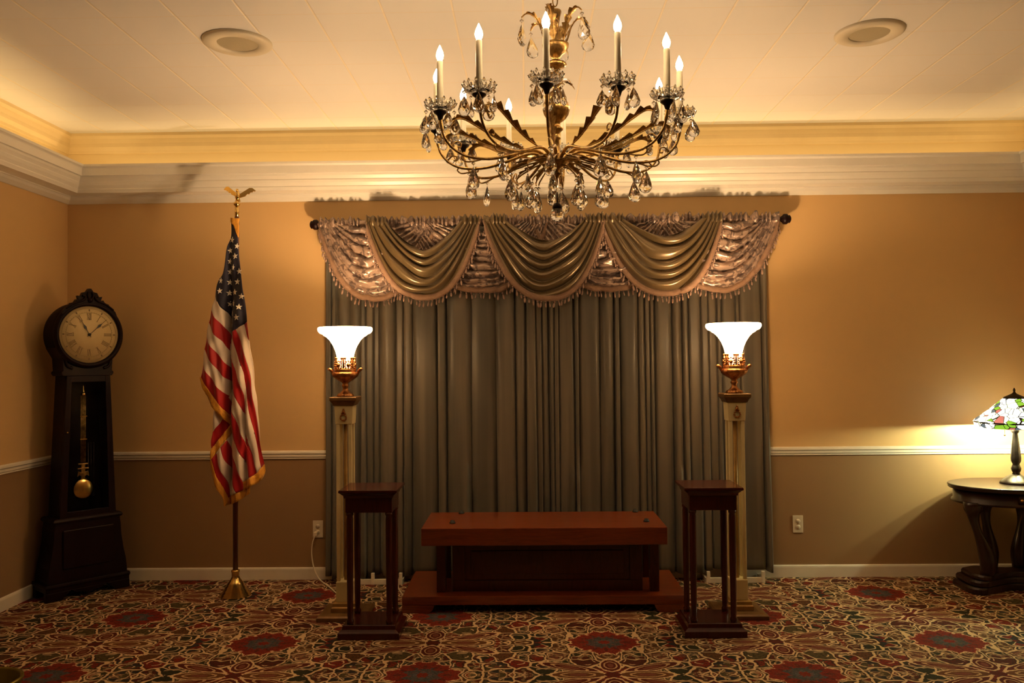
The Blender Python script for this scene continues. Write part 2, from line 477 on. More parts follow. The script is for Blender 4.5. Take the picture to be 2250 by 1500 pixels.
def thing(name, label, cat, loc=(0, 0, 0), rz=0.0, group=None):
    o = bpy.data.objects.new(name, None); col.objects.link(o); o.empty_display_size = 0.1
    o.location = loc; o.rotation_euler = (0, 0, rz); o['label'] = label; o['category'] = cat
    if group: o['group'] = group
    return o

def tag(o, label, cat, group=None):
    o['label'] = label; o['category'] = cat
    if group: o['group'] = group
    return o

def struct(o):
    o['kind'] = 'structure'; return o

def copy_tree(o, parent=None):
    c = o.copy(); col.objects.link(c)
    if parent: c.parent = parent
    for ch in [q for q in KIDS.get(o.name, [])]:
        d = copy_tree(ch, c)
        KIDS.setdefault(c.name, []).append(d)
    return c
KIDS = {}
def index_kids():
    KIDS.clear()
    for o in bpy.data.objects:
        if o.parent: KIDS.setdefault(o.parent.name, []).append(o)

# ------------------------------------------------------------------ room shell
bm = BM(); box(bm, XL - 0.15, XR + 0.15, YF - 0.15, YB + 0.15, -0.1, 0.0); struct(obj('floor', bm, 'carpet'))
bm = BM(); box(bm, XL - 0.15, XR + 0.15, YF - 0.15, YB + 0.15, ZC, ZC + 0.1); struct(obj('ceiling', bm, 'ceiling'))
bm = BM(); box(bm, XL - 0.15, XR + 0.15, YB, YB + 0.15, 0, ZC); struct(obj('wall_back', bm, 'wall'))
bm = BM(); box(bm, XL - 0.15, XL, YF, YB, 0, ZC); struct(obj('wall_left', bm, 'wall'))
bm = BM(); box(bm, XR, XR + 0.15, YF, YB, 0, ZC); struct(obj('wall_right', bm, 'wall'))
bm = BM(); box(bm, XL - 0.15, XR + 0.15, YF - 0.15, YF, 0, ZC); struct(obj('wall_front', bm, 'wall'))

def run(name, prof, wall, m):
    """mitred moulding along a wall. prof: list of (projection, z) closed against the wall"""
    bm = BM(); rows = []
    for p, z in prof:
        if wall == 'back': rows.append([(XL + p, YB - p, z), (XR - p, YB - p, z)])
        if wall == 'left': rows.append([(XL + p, YF, z), (XL + p, YB - p, z)])
        if wall == 'right': rows.append([(XR - p, YB - p, z), (XR - p, YF, z)])
    grid(bm, rows, False, 0, False)
    return struct(obj(name, bm, m))
BASE = [(0, 0.083), (0.006, 0.083), (0.012, 0.078), (0.014, 0.068), (0.014, 0.0), (0, 0)]
RAIL = [(0, 0.895), (0.012, 0.895), (0.022, 0.888), (0.024, 0.876), (0.016, 0.868), (0.016, 0.853), (0.010, 0.846), (0.010, 0.838), (0, 0.836)]
CROWN = [(0, 2.645), (0.008, 2.645), (0.02, 2.655), (0.036, 2.668), (0.042, 2.684), (0.05, 2.688), (0.05, 2.694), (0.15, 2.694), (0.152, 2.70),
         (0.160, 2.716), (0.158, 2.722), (0.172, 2.742), (0.180, 2.760), (0.178, 2.766), (0.192, 2.786), (0.198, 2.804), (0.196, 2.810),
         (0.212, 2.826), (0.220, 2.846), (0.226, 2.852), (0.238, 2.858), (0.240, 2.872), (0.225, 2.876), (0.215, 2.80), (0.0, 2.795)]
CORNICE = [(0, 3.00), (0.008, 3.00), (0.012, 3.02), (0.022, 3.045), (0.024, 3.07), (0.034, 3.10), (0.048, 3.118), (0.050, ZC + 0.001)]
k = 1
for wl, s in (('back', 'back'), ('left', 'left'), ('right', 'right')):
    run('baseboard_' + s, BASE, wl, 'trim')
for pr, mm in ((RAIL, 'trim'), (CROWN, 'crown'), (CORNICE, 'cove')):
    if mm == 'cove':
        M['cove'] = varied('cove_paint', (0.80, 0.64, 0.36), (0.76, 0.60, 0.33), 0.45, 4)
    for wl in ('back', 'left', 'right'):
        run('trim_%d' % k, pr, wl, mm); k += 1

# ------------------------------------------------------------------ round ceiling speakers
def speaker(x, y, r, label):
    t = thing('ceiling_speaker', label, 'ceiling speaker', (x, y, ZC), 0, 'round ceiling speakers')
    bm = BM(); lathe(bm, [(r * 0.58, -0.006), (r * 0.60, -0.014), (r * 0.92, -0.016), (r, -0.008), (r, 0.0)], seg=48, cap=False)
    obj('ring', bm, 'disc', t)
    bm = BM(); lathe(bm, [(0.001, -0.009), (r * 0.3, -0.009), (r * 0.60, -0.008)], seg=48, cap=False)
    obj('grille', bm, 'grille', t)
speaker(-1.452, 4.138, 0.172, 'round off-white ceiling speaker left of the chandelier')
speaker(1.738, 4.142, 0.166, 'round off-white ceiling speaker right of the chandelier')

# ------------------------------------------------------------------ drapes
def folds(x0, x1, seed, seams=()):
    rnd = random.Random(seed); xs = [x0]
    while xs[-1] < x1 - 0.02:
        xs.append(min(x1, xs[-1] + rnd.choice((0.03, 0.04, 0.05, 0.06, 0.09, 0.12, 0.15)) * rnd.uniform(0.85, 1.15)))
    xs[-1] = x1
    amp = [rnd.uniform(0.034, 0.082) for _ in xs]; ph = [rnd.uniform(-1, 1) for _ in xs]
    return xs, amp, ph

def drape(x0, x1, seed, zb, label, hem=0.0):
    xs, amp, ph = folds(x0, x1, seed)
    rn2 = random.Random(seed + 100); ex_ = [rn2.choice((2.4, 4.0, 7.0, 10.0)) for _ in xs]
    cols = []
    for i in range(len(xs) - 1):
        n = 14
        for k in range(n):
            tq = k / n; cols.append((i, 0.5 - 0.5 * math.cos(PI * tq) * (1.0 if True else 1)))
    cols.append((len(xs) - 2, 1.0))
    zs = [zb + (2.47 - zb) * j / 46 for j in range(47)]
    rows = []
    for z in zs:
        h = z / 2.47; row = []
        for i, t in cols:
            a = xs[i]; b = xs[i + 1]
            dr0 = 0.010 * ph[i] * (1 - h) if 0 < i else 0
            dr1 = 0.010 * ph[i + 1] * (1 - h) if i + 1 < len(xs) - 1 else 0
            x = a + dr0 + (b + dr1 - a - dr0) * t
            s = 1 - abs(2 * t - 1) ** ex_[i]
            am = amp[i] * (0.75 + 0.35 * (1 - h)) * (1 + 0.15 * math.sin(3 * z + 4 * ph[i]))
            y = 5.756 - am * s * (1 - 0.4 * h) - 0.03 * (1 - h)
            y += 0.004 * noise.noise(Vector((x * 9, z * 1.2, seed)))
            edge = min(abs(x - x0), abs(x1 - x))
            if edge < 0.035 and z < 0.75 and hem:
                y -= 0.012 + 0.016 * noise.noise(Vector((x * 30, z * 22, seed + 5)))
            zz = z + (0.012 * math.sin(i * 1.7 + seed) if z == zs[0] else 0)
            row.append((x, y, zz))
        rows.append(row)
    bm = BM(); grid(bm, rows)
    o = obj('drape', bm, 'drape')
    sm = o.modifiers.new('thick', 'SOLIDIFY'); sm.thickness = 0.002
    tag(o, label, 'curtain', 'floor-length taupe drapes')
drape(-1.395, -0.855, 3, 0.045, 'leftmost floor-length taupe drape, behind the left glowing floor lamp')
drape(-0.853, -0.385, 11, 0.055, 'floor-length taupe drape, second from the left, behind the left end of the cherry bier', 1)
drape(-0.383, 0.335, 23, 0.05, 'floor-length taupe drape in the middle, hanging behind the centre of the cherry bier', 1)
drape(0.337, 1.075, 31, 0.05, 'floor-length taupe drape, second from the right, behind the right end of the cherry bier', 1)
drape(1.077, 1.672, 47, 0.07, 'rightmost floor-length taupe drape, behind the right glowing floor lamp')

# rod
t = thing('curtain_rod', 'dark curtain rod with round end knobs above the drapes', 'curtain rod', (0.162, 5.672, 2.461))
bm = BM(); tube(bm, [(-1.575, 0, 0.0), (1.59, 0, 0.0)], 0.013, 14); obj('rod', bm, 'dark_metal', t)
for sx, x in ((-1, -1.59), (1, 1.60)):
    bm = BM()
    rows = []
    for r, d in ((0.010, -0.02), (0.016, -0.012), (0.024, 0.0), (0.036, 0.010), (0.036, 0.030), (0.026, 0.042), (0.028, 0.050), (0.016, 0.058), (0.002, 0.060)):
        rows.append([(x + sx * d, r * math.cos(2 * PI * q / 20), r * math.sin(2 * PI * q / 20)) for q in range(20)])
    grid(bm, rows, True); obj('finial', bm, 'clock_wood', t)
for x in (-1.57, 1.585):
    bm = BM(); box(bm, x - 0.006, x + 0.006, 0.01, 0.105, -0.01, 0.01); box(bm, x - 0.02, x + 0.02, 0.099, 0.107, -0.04, 0.04)
    obj('bracket', bm, 'dark_metal', t)

# ------------------------------------------------------------------ valance swags
tassel_mesh = None
def tassel_proto():
    global tassel_mesh
    bm = BM()
    ball(bm, (0, 0, -0.008), 0.0065, 8); lathe(bm, [(0.001, -0.012), (0.005, -0.018), (0.0075, -0.030), (0.006, -0.042), (0.001, -0.047)], seg=8)
    for f in bm.faces: f.smooth = True
    me = bpy.data.meshes.new('tassel'); bm.to_mesh(me); bm.free(); me.materials.append(M['tassel']); tassel_mesh = me
tassel_proto()

def swag(label, xa, xb, xc, drop, neck, yb, m, seed, nf, p_out=2.5, p_in=1.6, crink=0.0, group=''):
    """xa..xb rod span, xc bottom x, drop of the outer edge, neck drop of the inner edge"""
    rnd = random.Random(seed); zr = 2.466; xa, xb, xc, drop, neck = [q * 1.013 for q in (xa, xb, xc, drop, neck)]
    tt = thing('valance_swag', label, 'valance swag', (xc, yb, zr), 0, group)
    NS, NT = 72, 96
    ph = [rnd.uniform(-0.3, 0.3) for _ in range(20)]
    spd = 0.34     # fraction of the rod taken by the gathered ends
    def pt(s, t, off=0.0):
        # gathered ends: neckline starts further in along the rod
        a = xa + (1 - t) * spd * (xc - xa) * 1.0; b = xb - (1 - t) * spd * (xb - xc) * 1.0
        p = p_in + (p_out - p_in) * t
        d = neck + (drop - neck) * t
        ex = abs(s)
        if s < 0: x = xc + (a - xc) * ex
        else: x = xc + (b - xc) * ex
        prof = 1 - ex ** p
        lag = 0.10 * math.sin(s * 2.2 + ph[0]) * t
        q = t * nf + lag * nf * 0.35 + 0.95 * noise.noise(Vector((s * 1.3, t * 1.9, seed * 1.37)))
        fr = q - math.floor(q)
        # soft rolled folds: rounded bulge with a tucked lower lip
        fold = (math.sin(PI * fr ** 0.62)) ** 0.8
        centre = (1 - ex ** 2.2) * (0.62 if crink else 1.0)
        am = (0.012 + 0.058 * centre) * (0.75 + 0.5 * noise.noise(Vector((math.floor(q) * 3.1, seed, 0))))
        y = -0.012 - 0.045 * math.sin(PI * min(1, t * 0.75 + 0.1)) * centre - am * fold
        z = -d * prof - 0.014 * centre * (fold - 0.5)
        if crink:
            y += crink * 0.9 * noise.noise(Vector((x * 16, z * 30 + seed, t * 4)))
            z += crink * 0.5 * noise.noise(Vector((x * 20 + 9, z * 20, seed)))
        return Vector((x - xc, y - off, z))
    rows = [[pt(-1 + 2 * i / NS, j / NT) for i in range(NS + 1)] for j in range(NT + 1)]
    bm = BM(); grid(bm, rows)
    o = obj('swag_body', bm, m, tt)
    sm = o.modifiers.new('thick', 'SOLIDIFY'); sm.thickness = 0.0015
    # braid along the lower edge
    rows = []; w_ = 0.036; edge = []
    for i in range(NS + 1):
        s = -1 + 2 * i / NS
        e = pt(s, 1.0); e2 = pt(min(1, s + 0.01), 1.0); e1 = pt(max(-1, s - 0.01), 1.0)
        tg = (e2 - e1); tg.y = 0
        tg.normalize()
        nrm = Vector((tg.z, 0, -tg.x))
        if nrm.z > 0: nrm = -nrm
        if (abs(s) > 0.97): nrm = Vector((math.copysign(0.5, s), 0, -0.4))
        wloc = w_ * (0.55 + 0.45 * (1 - abs(s) ** 4))
        edge.append((e, nrm, wloc))
    bm = BM()
    for off in (0.006,):
        rows = [[e + Vector((0, -off, 0)) - n * 0.004 for e, n, wl in edge], [e + Vector((0, -off - 0.003, 0)) + n * wl * 0.5 for e, n, wl in edge], [e + Vector((0, -off + 0.001, 0)) + n * wl for e, n, wl in edge]]
        grid(bm, rows)
    o = obj('braid_trim', bm, 'braid', tt)
    sm = o.modifiers.new('thick', 'SOLIDIFY'); sm.thickness = 0.003
    # tassels at even spacing
    acc = 0; last = None
    for i, (e, n, wl) in enumerate(edge):
        q = e + n * wl
        if last is not None: acc += (q - last).length
        last = q
        if acc > 0.024 and 1 < i < NS - 1:
            acc = 0
            c = bpy.data.objects.new('tassel', tassel_mesh); col.objects.link(c); c.parent = tt
            c.location = q + Vector((0, -0.004, 0.002)); c.rotation_euler = (rnd.uniform(-.15, .15), rnd.uniform(-.25, .25), 0)
            s_ = rnd.uniform(0.8, 1.15); c.scale = (s_, s_, s_)
    # gathered heading over the rod
    spans = [(xa, xb)] if crink else [(xa, xa + spd * (xc - xa)), (xb - spd * (xb - xc), xb)]
    for ha, hb in spans:
      bm = BM(); rows = []
      HN = int((hb - ha) / 0.0035)
      for j in range(9):
        row = []
        for i in range(HN + 1):
            x = ha + (hb - ha) * i / HN
            v = j / 8
            rip = math.sin(x * 150 + 3 * noise.noise(Vector((x * 11, 0, seed))) * 3)
            h0 = 0.030 + 0.016 * noise.noise(Vector((x * 22, 4, seed))) + 0.010 * rip
            z = -0.035 + v * (h0 + 0.035)
            yy = -0.014 - 0.012 * rip - 0.014 * math.sin(PI * v) - 0.004 * noise.noise(Vector((x * 60, v * 5, seed)))
            row.append((x - xc, yy + 0.0, z))
        rows.append(row)
      grid(bm, rows)
      o = obj('gathered_heading', bm, m, tt)
      sm = o.modifiers.new('thick', 'SOLIDIFY'); sm.thickness = 0.0015
    # gathered pleats showing through the neckline
    return tt

GM, GO = 'patterned mauve valance swags', 'olive satin valance swags'
# mauve ones hang behind
swag('leftmost mauve patterned swag, under the left rod knob', -1.40, -0.60, -1.02, 0.505, 0.035, 5.648, 'mauve', 3, 7, 2.3, 1.7, 0.02, GM)
swag('mauve patterned swag between the left and middle olive swags', -0.80, 0.15, -0.275, 0.455, 0.08, 5.648, 'mauve', 5, 9, 2.6, 1.7, 0.02, GM)
swag('mauve patterned swag between the middle and right olive swags', 0.05, 1.00, 0.565, 0.455, 0.08, 5.648, 'mauve', 8, 8, 2.6, 1.7, 0.02, GM)
swag('rightmost mauve patterned swag, under the right rod knob', 0.86, 1.705, 1.31, 0.470, 0.035, 5.648, 'mauve', 13, 7, 2.3, 1.7, 0.02, GM)
# olive ones in front
swag('left olive satin swag of the valance', -1.065, -0.305, -0.675, 0.500, 0.205, 5.602, 'olive', 21, 5, 2.5, 1.5, 0.0, GO)
swag('middle olive satin swag of the valance, behind the chandelier crystals', -0.275, 0.530, 0.155, 0.515, 0.15, 5.602, 'olive', 24, 5.6, 2.5, 1.6, 0.0, GO)
swag('right olive satin swag of the valance', 0.505, 1.315, 0.935, 0.495, 0.13, 5.602, 'olive', 29, 5, 2.5, 1.6, 0.0, GO)

# ------------------------------------------------------------------ low white frames under the drapes
def floor_frame(x0, x1, posts, label):
    bm = BM(); box(bm, x0, x1, 5.622, 5.640, 0.0, 0.036)
    for p in posts: box(bm, p - 0.011, p + 0.011, 5.618, 5.640, 0.0, 0.078)
    box(bm, x0, x0 + 0.018, 5.640, 5.762, 0.0, 0.030); box(bm, x1 - 0.018, x1, 5.640, 5.762, 0.0, 0.030)
    tag(obj('floor_frame', bm, 'trim', bev=0.002), label, 'floor frame', 'low white frames below the drapes')
floor_frame(-1.15, -0.853, (-1.055, -0.866), 'low white frame on the carpet under the drapes, behind the left plant stand')
floor_frame(1.196, 1.592, (1.212, 1.580), 'low white frame on the carpet under the drapes, behind the right floor lamp')

# ------------------------------------------------------------------ outlets and cords
def outlet(x, z, label, plug=False):
    t = thing('wall_outlet', label, 'outlet', (x, YB, z), 0, 'wall outlets')
    bm = BM(); box(bm, -0.036, 0.036, -0.006, 0.0, -0.06, 0.06); obj('cover_plate', bm, 'plastic', t, 0.003)
    for dz in (-0.02, 0.02):
        bm = BM(); lathe(bm, [(0.0001, 0), (0.016, 0), (0.016, 0.0025), (0.0001, 0.0025)], seg=20)
        bmesh.ops.rotate(bm, verts=bm.verts, cent=(0, 0, 0), matrix=Matrix.Rotation(R(90), 3, 'X'))
        bmesh.ops.translate(bm, verts=bm.verts, vec=(0, -0.006, dz))
        box(bm, -0.007, -0.005, -0.0092, -0.008, dz - 0.002, dz + 0.006, 1); box(bm, 0.005, 0.007, -0.0092, -0.008, dz - 0.002, dz + 0.006, 1)
        obj('socket', bm, ['plastic', 'slot'], t)
    bm = BM(); lathe(bm, [(0.003, 0), (0.003, 0.001), (0.0001, 0.002)], seg=8)
    bmesh.ops.rotate(bm, verts=bm.verts, cent=(0, 0, 0), matrix=Matrix.Rotation(R(90), 3, 'X')); bmesh.ops.translate(bm, verts=bm.verts, vec=(0, -0.006, 0))
    obj('screw', bm, 'brass', t)
outlet(-1.466, 0.347, 'white wall outlet left of the drapes, with a cord plugged in')
outlet(1.866, 0.362, 'empty white wall outlet right of the drapes')
t = thing('power_cord', 'white power cord hanging from the left outlet to the left floor lamp', 'cord', (-1.475, 5.765, 0.32))
bm = BM(); box(bm, -0.012, 0.012, -0.035, -0.001, -0.014, 0.014); obj('plug', bm, 'plastic', t, 0.004)
bm = BM(); tube(bm, catmull([(0.0, -0.03, -0.008), (-0.018, -0.035, -0.06), (-0.022, -0.04, -0.14), (0.0, -0.06, -0.23), (0.05, -0.11, -0.29), (0.14, -0.22, -0.310), (0.25, -0.42, -0.314), (0.33, -0.62, -0.314)], 8), 0.0045, 8); obj('cable', bm, 'plastic', t)
bm = BM(); tube(bm, catmull([(-0.88, 5.60, 0.005), (-0.86, 5.50, 0.005), (-0.82, 5.38, 0.005), (-0.795, 5.30, 0.005), (-0.75, 5.22, 0.005)], 8), 0.004, 8)
tag(obj('floor_cable', bm, 'plastic'), 'short pale cable on the carpet at the left end of the cherry bier', 'cord')

# ------------------------------------------------------------------ bier (low cherry stand)
t = thing('bier', 'long low cherry wood bier with thick top slab in front of the drapes', 'bier', (0.095, 5.27, 0))
bm = BM(); box(bm, -0.735, 0.735, -0.31, 0.22, 0.405, 0.51); obj('top_slab', bm, 'cherry', t, 0.004)
bm = BM(); box(bm, -0.855, 0.85, -0.29, 0.32, 0.048, 0.10); obj('base_slab', bm, 'cherry', t, 0.003)
for x0, x1, y0, y1, ang in ((-0.855, -0.66, -0.29, -0.255, 1), (0.655, 0.85, -0.29, -0.255, -1), (-0.855, -0.66, 0.285, 0.32, 1), (0.655, 0.85, 0.285, 0.32, -1)):
    bm = BM()
    out = [(x0, 0.0), (x1 - 0.03, 0.0), (x1 - 0.01, 0.02), (x1, 0.047), (x0, 0.047)] if ang > 0 else [(x0 + 0.03, 0.0), (x1, 0.0), (x1, 0.047), (x0, 0.047), (x0 + 0.01, 0.02)]
    prism(bm, out, y0, y1); obj('foot', bm, 'cherry', t, 0.002)
for x0, x1 in ((-0.655, -0.60), (0.645, 0.70)):  # posts and cabinet darker than the slabs: under-slab shade put into the wood colour
    for y0, y1 in ((-0.20, -0.145), (0.13, 0.185)):
        bm = BM(); box(bm, x0, x1, y0, y1, 0.10, 0.405); obj('corner_post', bm, 'mahogany', t, 0.003)
bm = BM(); box(bm, -0.56, 0.60, -0.165, 0.15, 0.10, 0.405)
obj('cabinet', bm, 'mahogany', t, 0.002)
bm = BM()
for a in ((-0.56, 0.60, 0.10, 0.165), (-0.56, 0.60, 0.375, 0.405), (-0.56, -0.485, 0.165, 0.375), (0.525, 0.60, 0.165, 0.375)):
    box(bm, a[0], a[1], -0.182, -0.165, a[2], a[3])
obj('front_frame', bm, 'mahogany', t, 0.002)
bm = BM()
box(bm, -0.45, 0.49, -0.172, -0.165, 0.20, 0.345)
obj('front_panel', bm, 'mahogany', t, 0.004)
for x, y in ((-0.530, 0.175), (-0.560, -0.155), (0.610, 0.19), (0.635, -0.14)):
    bm = BM(); lathe(bm, [(0.019, 0.51), (0.019, 0.516), (0.013, 0.521), (0.013, 0.528), (0.001, 0.530)], (x, y, 0), 16); obj('rubber_stop', bm, 'rubber', t)

# ------------------------------------------------------------------ plant stands
def stand(x, y, label):
    t = thing('plant_stand', label, 'plant stand', (x, y, 0), 0, 'dark mahogany plant stands')
    bm = BM(); sqlathe(bm, [(0.158, 0.15, 0.808), (0.160, 0.152, 0.802), (0.160, 0.152, 0.795), (0.152, 0.144, 0.790), (0.138, 0.130, 0.776), (0.134, 0.126, 0.762)]); obj('top', bm, 'mahogany', t, 0.001)
    bm = BM()
    for a in ((-0.128, 0.128, -0.120, -0.104), (-0.128, 0.128, 0.104, 0.120), (-0.128, -0.112, -0.104, 0.104), (0.112, 0.128, -0.104, 0.104)):
        box(bm, *a, 0.682, 0.764)
    obj('apron', bm, 'mahogany', t, 0.002)
    for sx in (-1, 1):
        for sy in (-1, 1):
            bm = BM(); lathe(bm, [(0.018, 0.682), (0.021, 0.676), (0.021, 0.668), (0.016, 0.662), (0.0185, 0.645), (0.0185, 0.4), (0.016, 0.12), (0.014, 0.10), (0.020, 0.092), (0.020, 0.082), (0.017, 0.078), (0.017, 0.07)], (sx * 0.108, sy * 0.10, 0), 16)
            obj('leg', bm, 'mahogany', t)
    bm = BM(); sqlathe(bm, [(0.168, 0.150, 0.0), (0.168, 0.150, 0.034), (0.158, 0.140, 0.042), (0.148, 0.132, 0.050), (0.145, 0.128, 0.070), (0.140, 0.124, 0.074)])
    obj('base', bm, 'mahogany', t, 0.001)
stand(-0.872, 4.655, 'dark mahogany plant stand in front of the left glowing floor lamp')
stand(1.010, 4.665, 'dark mahogany plant stand in front of the right glowing floor lamp')

# ------------------------------------------------------------------ torchiere floor lamps
def torchiere(x, y, label):
    t = thing('torchiere_lamp', label, 'floor lamp', (x, y, 0), 0, 'glowing torchiere floor lamps')
    bm = BM(); sqlathe(bm, [(0.145, 0.145, 0), (0.145, 0.145, 0.022), (0.135, 0.135, 0.03), (0.10, 0.10, 0.036)]); obj('base', bm, 'brown_paint', t, 0.002)
    bm = BM(); sqlathe(bm, [(0.076, 0.076, 0.036), (0.076, 0.076, 0.06), (0.068, 0.068, 0.066), (0.068, 0.068, 0.085), (0.056, 0.056, 0.09)]); obj('base_step', bm, 'gold_paint', t, 0.002)
    bm = BM(); sqlathe(bm, [(0.050, 0.050, 0.09), (0.050, 0.050, 0.205), (0.046, 0.046, 0.21)]); obj('plinth', bm, 'cream', t, 0.002)
    for sx in (-1, 1):
        for sy in (-1, 1):
            bm = BM(); box(bm, sx * 0.036 - 0.0105, sx * 0.036 + 0.0105, sy * 0.036 - 0.0105, sy * 0.036 + 0.0105, 0.21, 1.14); obj('column', bm, 'cream', t, 0.003)
    bm = BM(); tube(bm, [(0, 0, 0.21), (0, 0, 1.14)], 0.012, 12); obj('centre_rod', bm, 'gold_paint', t)
    bm = BM(); sqlathe(bm, [(0.050, 0.050, 1.14), (0.055, 0.055, 1.25)]); obj('capital', bm, 'cream', t, 0.002)
    # wreath emblem on the front of the capital
    bm = BM(); yy = -0.058
    tube(bm, [(0.017 * math.sin(a) , yy, 1.18 - 0.017 * math.cos(a)) for a in [R(20 * q) for q in range(19)]], 0.0032, 6)
    for q in range(10):
        a = R(-150 + 30 * q); ball(bm, (0.018 * math.sin(a), yy - 0.002, 1.18 - 0.018 * math.cos(a)), 0.0048, 6)
    ball(bm, (0, yy, 1.212), 0.011, 8, 0, 1.2); ball(bm, (-0.009, yy, 1.203), 0.006, 8); ball(bm, (0.009, yy, 1.203), 0.006, 8); ball(bm, (0, yy, 1.226), 0.006, 8, 0, 1.4)
    ball(bm, (0, yy, 1.163), 0.007, 8)
    obj('wreath_emblem', bm, 'gilt', t)
    bm = BM(); sqlathe(bm, [(0.062, 0.062, 1.25), (0.066, 0.066, 1.262), (0.074, 0.074, 1.275), (0.080, 0.080, 1.280), (0.080, 0.080, 1.298), (0.076, 0.076, 1.302)]); obj('cap_plate', bm, 'brown_paint', t, 0.002)
    bm = BM()
    lathe(bm, [(0.048, 1.302), (0.050, 1.308), (0.044, 1.318), (0.030, 1.326), (0.018, 1.340), (0.015, 1.356), (0.021, 1.364), (0.021, 1.370), (0.015, 1.378), (0.022, 1.388), (0.040, 1.398), (0.058, 1.410), (0.074, 1.424), (0.077, 1.438), (0.072, 1.446), (0.062, 1.450), (0.066, 1.458), (0.064, 1.468), (0.056, 1.472), (0.02, 1.472)], seg=48,
          mod=lambda a, r, z: 1 + (0.05 * math.cos(14 * a) if 1.385 < z < 1.445 or z < 1.32 else 0))
    obj('urn', bm, 'gilt', t)
    for s in (-1, 1):
        bm = BM(); tube(bm, catmull([(s * 0.058, 0, 1.425), (s * 0.074, 0, 1.44), (s * 0.082, 0, 1.456), (s * 0.094, 0, 1.466), (s * 0.102, 0, 1.462)], 6), [0.009] * 12 + [0.010] * 8 + [0.009] * 4 + [0.006], 10)
        obj('handle', bm, 'gilt', t)
    # pierced gallery round the foot of the shade
    bm = BM(); n = 6
    for q in range(n):
        a = 2 * PI * (q + 0.5) / n
        for da in (-0.20, 0.0, 0.20):
            b0 = a + da; rr = 0.054
            tube(bm, [(rr * math.cos(b0), rr * math.sin(b0), 1.45), (rr * math.cos(b0), rr * math.sin(b0), 1.50 - 0.008 * abs(da) * 5), ((rr + 0.003) * math.cos(b0), (rr + 0.003) * math.sin(b0), 1.53)], 0.0040 if da else 0.0065, 6)
            ball(bm, ((rr + 0.003) * math.cos(b0), (rr + 0.003) * math.sin(b0), 1.531), 0.0075, 6)
        c = 2 * PI * q / n; cx, cy = 0.058 * math.cos(c), 0.058 * math.sin(c); tg = Vector((-math.sin(c), math.cos(c), 0))
        ball(bm, (cx, cy, 1.49), 0.012, 8)
        for k2 in range(9):
            th = PI * (k2 / 8) * 1.5 - PI * 0.25
            p = Vector((cx, cy, 1.49)) + tg * (0.021 * math.cos(th)) + Vector((0, 0, 0.024 * math.sin(th)))
            ball(bm, p, 0.0058, 6)
            tube(bm, [(cx, cy, 1.49), p], 0.0028, 5)
        tube(bm, [(cx, cy, 1.45), (cx, cy, 1.49)], 0.006, 6)
    obj('pierced_gallery', bm, 'gilt', t)
    # opal glass shade
    prof_o = [(0.046, 1.474), (0.048, 1.52), (0.052, 1.55), (0.060, 1.58), (0.073, 1.61), (0.092, 1.64), (0.112, 1.66), (0.128, 1.669), (0.134, 1.676), (0.150, 1.682), (0.160, 1.694), (0.163, 1.706), (0.160, 1.716), (0.154, 1.719)]
    prof_i = [(0.150, 1.716), (0.150, 1.700), (0.126, 1.680), (0.088, 1.645), (0.068, 1.61), (0.055, 1.58), (0.047, 1.55), (0.042, 1.50), (0.041, 1.478)]
    bm = BM(); lathe(bm, prof_o + prof_i, seg=48, mod=lambda a, r, z: 1 + 0.008 * math.cos(12 * a) * (1 if 1.5 < z < 1.68 else 0), cap=False); obj('lamp_shade', bm, 'opal', t)
    point_light('lamp_bulb_light', (0, 0, 1.632), TORCH_W, WARM, 0.034, t)
torchiere(-1.090, 4.96, 'glowing white-shaded torchiere on a cream column, left of the bier')
torchiere(1.240, 4.965, 'glowing white-shaded torchiere on a cream column, right of the bier')

# ------------------------------------------------------------------ flag on its stand
t = thing('flag_stand', 'United States flag hanging on a wooden pole with brass base and eagle', 'flag', (-1.905, 5.38, 0))
FX, FY = -1.905, 5.38
bm = BM(); lathe(bm, [(0.001, 0.0), (0.098, 0.0), (0.100, 0.006), (0.090, 0.014), (0.092, 0.020), (0.078, 0.032), (0.080, 0.038), (0.066, 0.052), (0.068, 0.058), (0.054, 0.072), (0.055, 0.078), (0.040, 0.095), (0.030, 0.110), (0.024, 0.125), (0.024, 0.150), (0.027, 0.154), (0.027, 0.164), (0.020, 0.168)], seg=40); obj('base', bm, 'brass', t)
bm = BM(); tube(bm, [(0, 0, 0.16), (0, 0, 1.3), (0.012, 0, 2.47)], [0.0165, 0.0165, 0.015], 16); obj('pole', bm, 'pole_wood', t)
bm = BM()
tube(bm, [(0.012, 0, 2.46), (0.012, 0, 2.545)], 0.013, 14); lathe(bm, [(0.012, 2.540), (0.020, 2.548), (0.022, 2.558), (0.018, 2.566), (0.011, 2.572), (0.009, 2.580)], (0.012, 0, 0), 16); obj('ferrule', bm, 'brass', t)
bm = BM()
ball(bm, (0.016, 0, 2.610), 0.017, 12, 0, 1.9); ball(bm, (0.016, -0.006, 2.645), 0.010, 10); tube(bm, [(0.016, -0.012, 2.645), (0.012, -0.026, 2.640)], [0.005, 0.001], 6)
prism(bm, [(0.004, 2.59), (0.028, 2.59), (0.034, 2.572), (0.0, 2.572)], 0.0, 0.012)
obj('eagle_body', bm, 'brass', t)
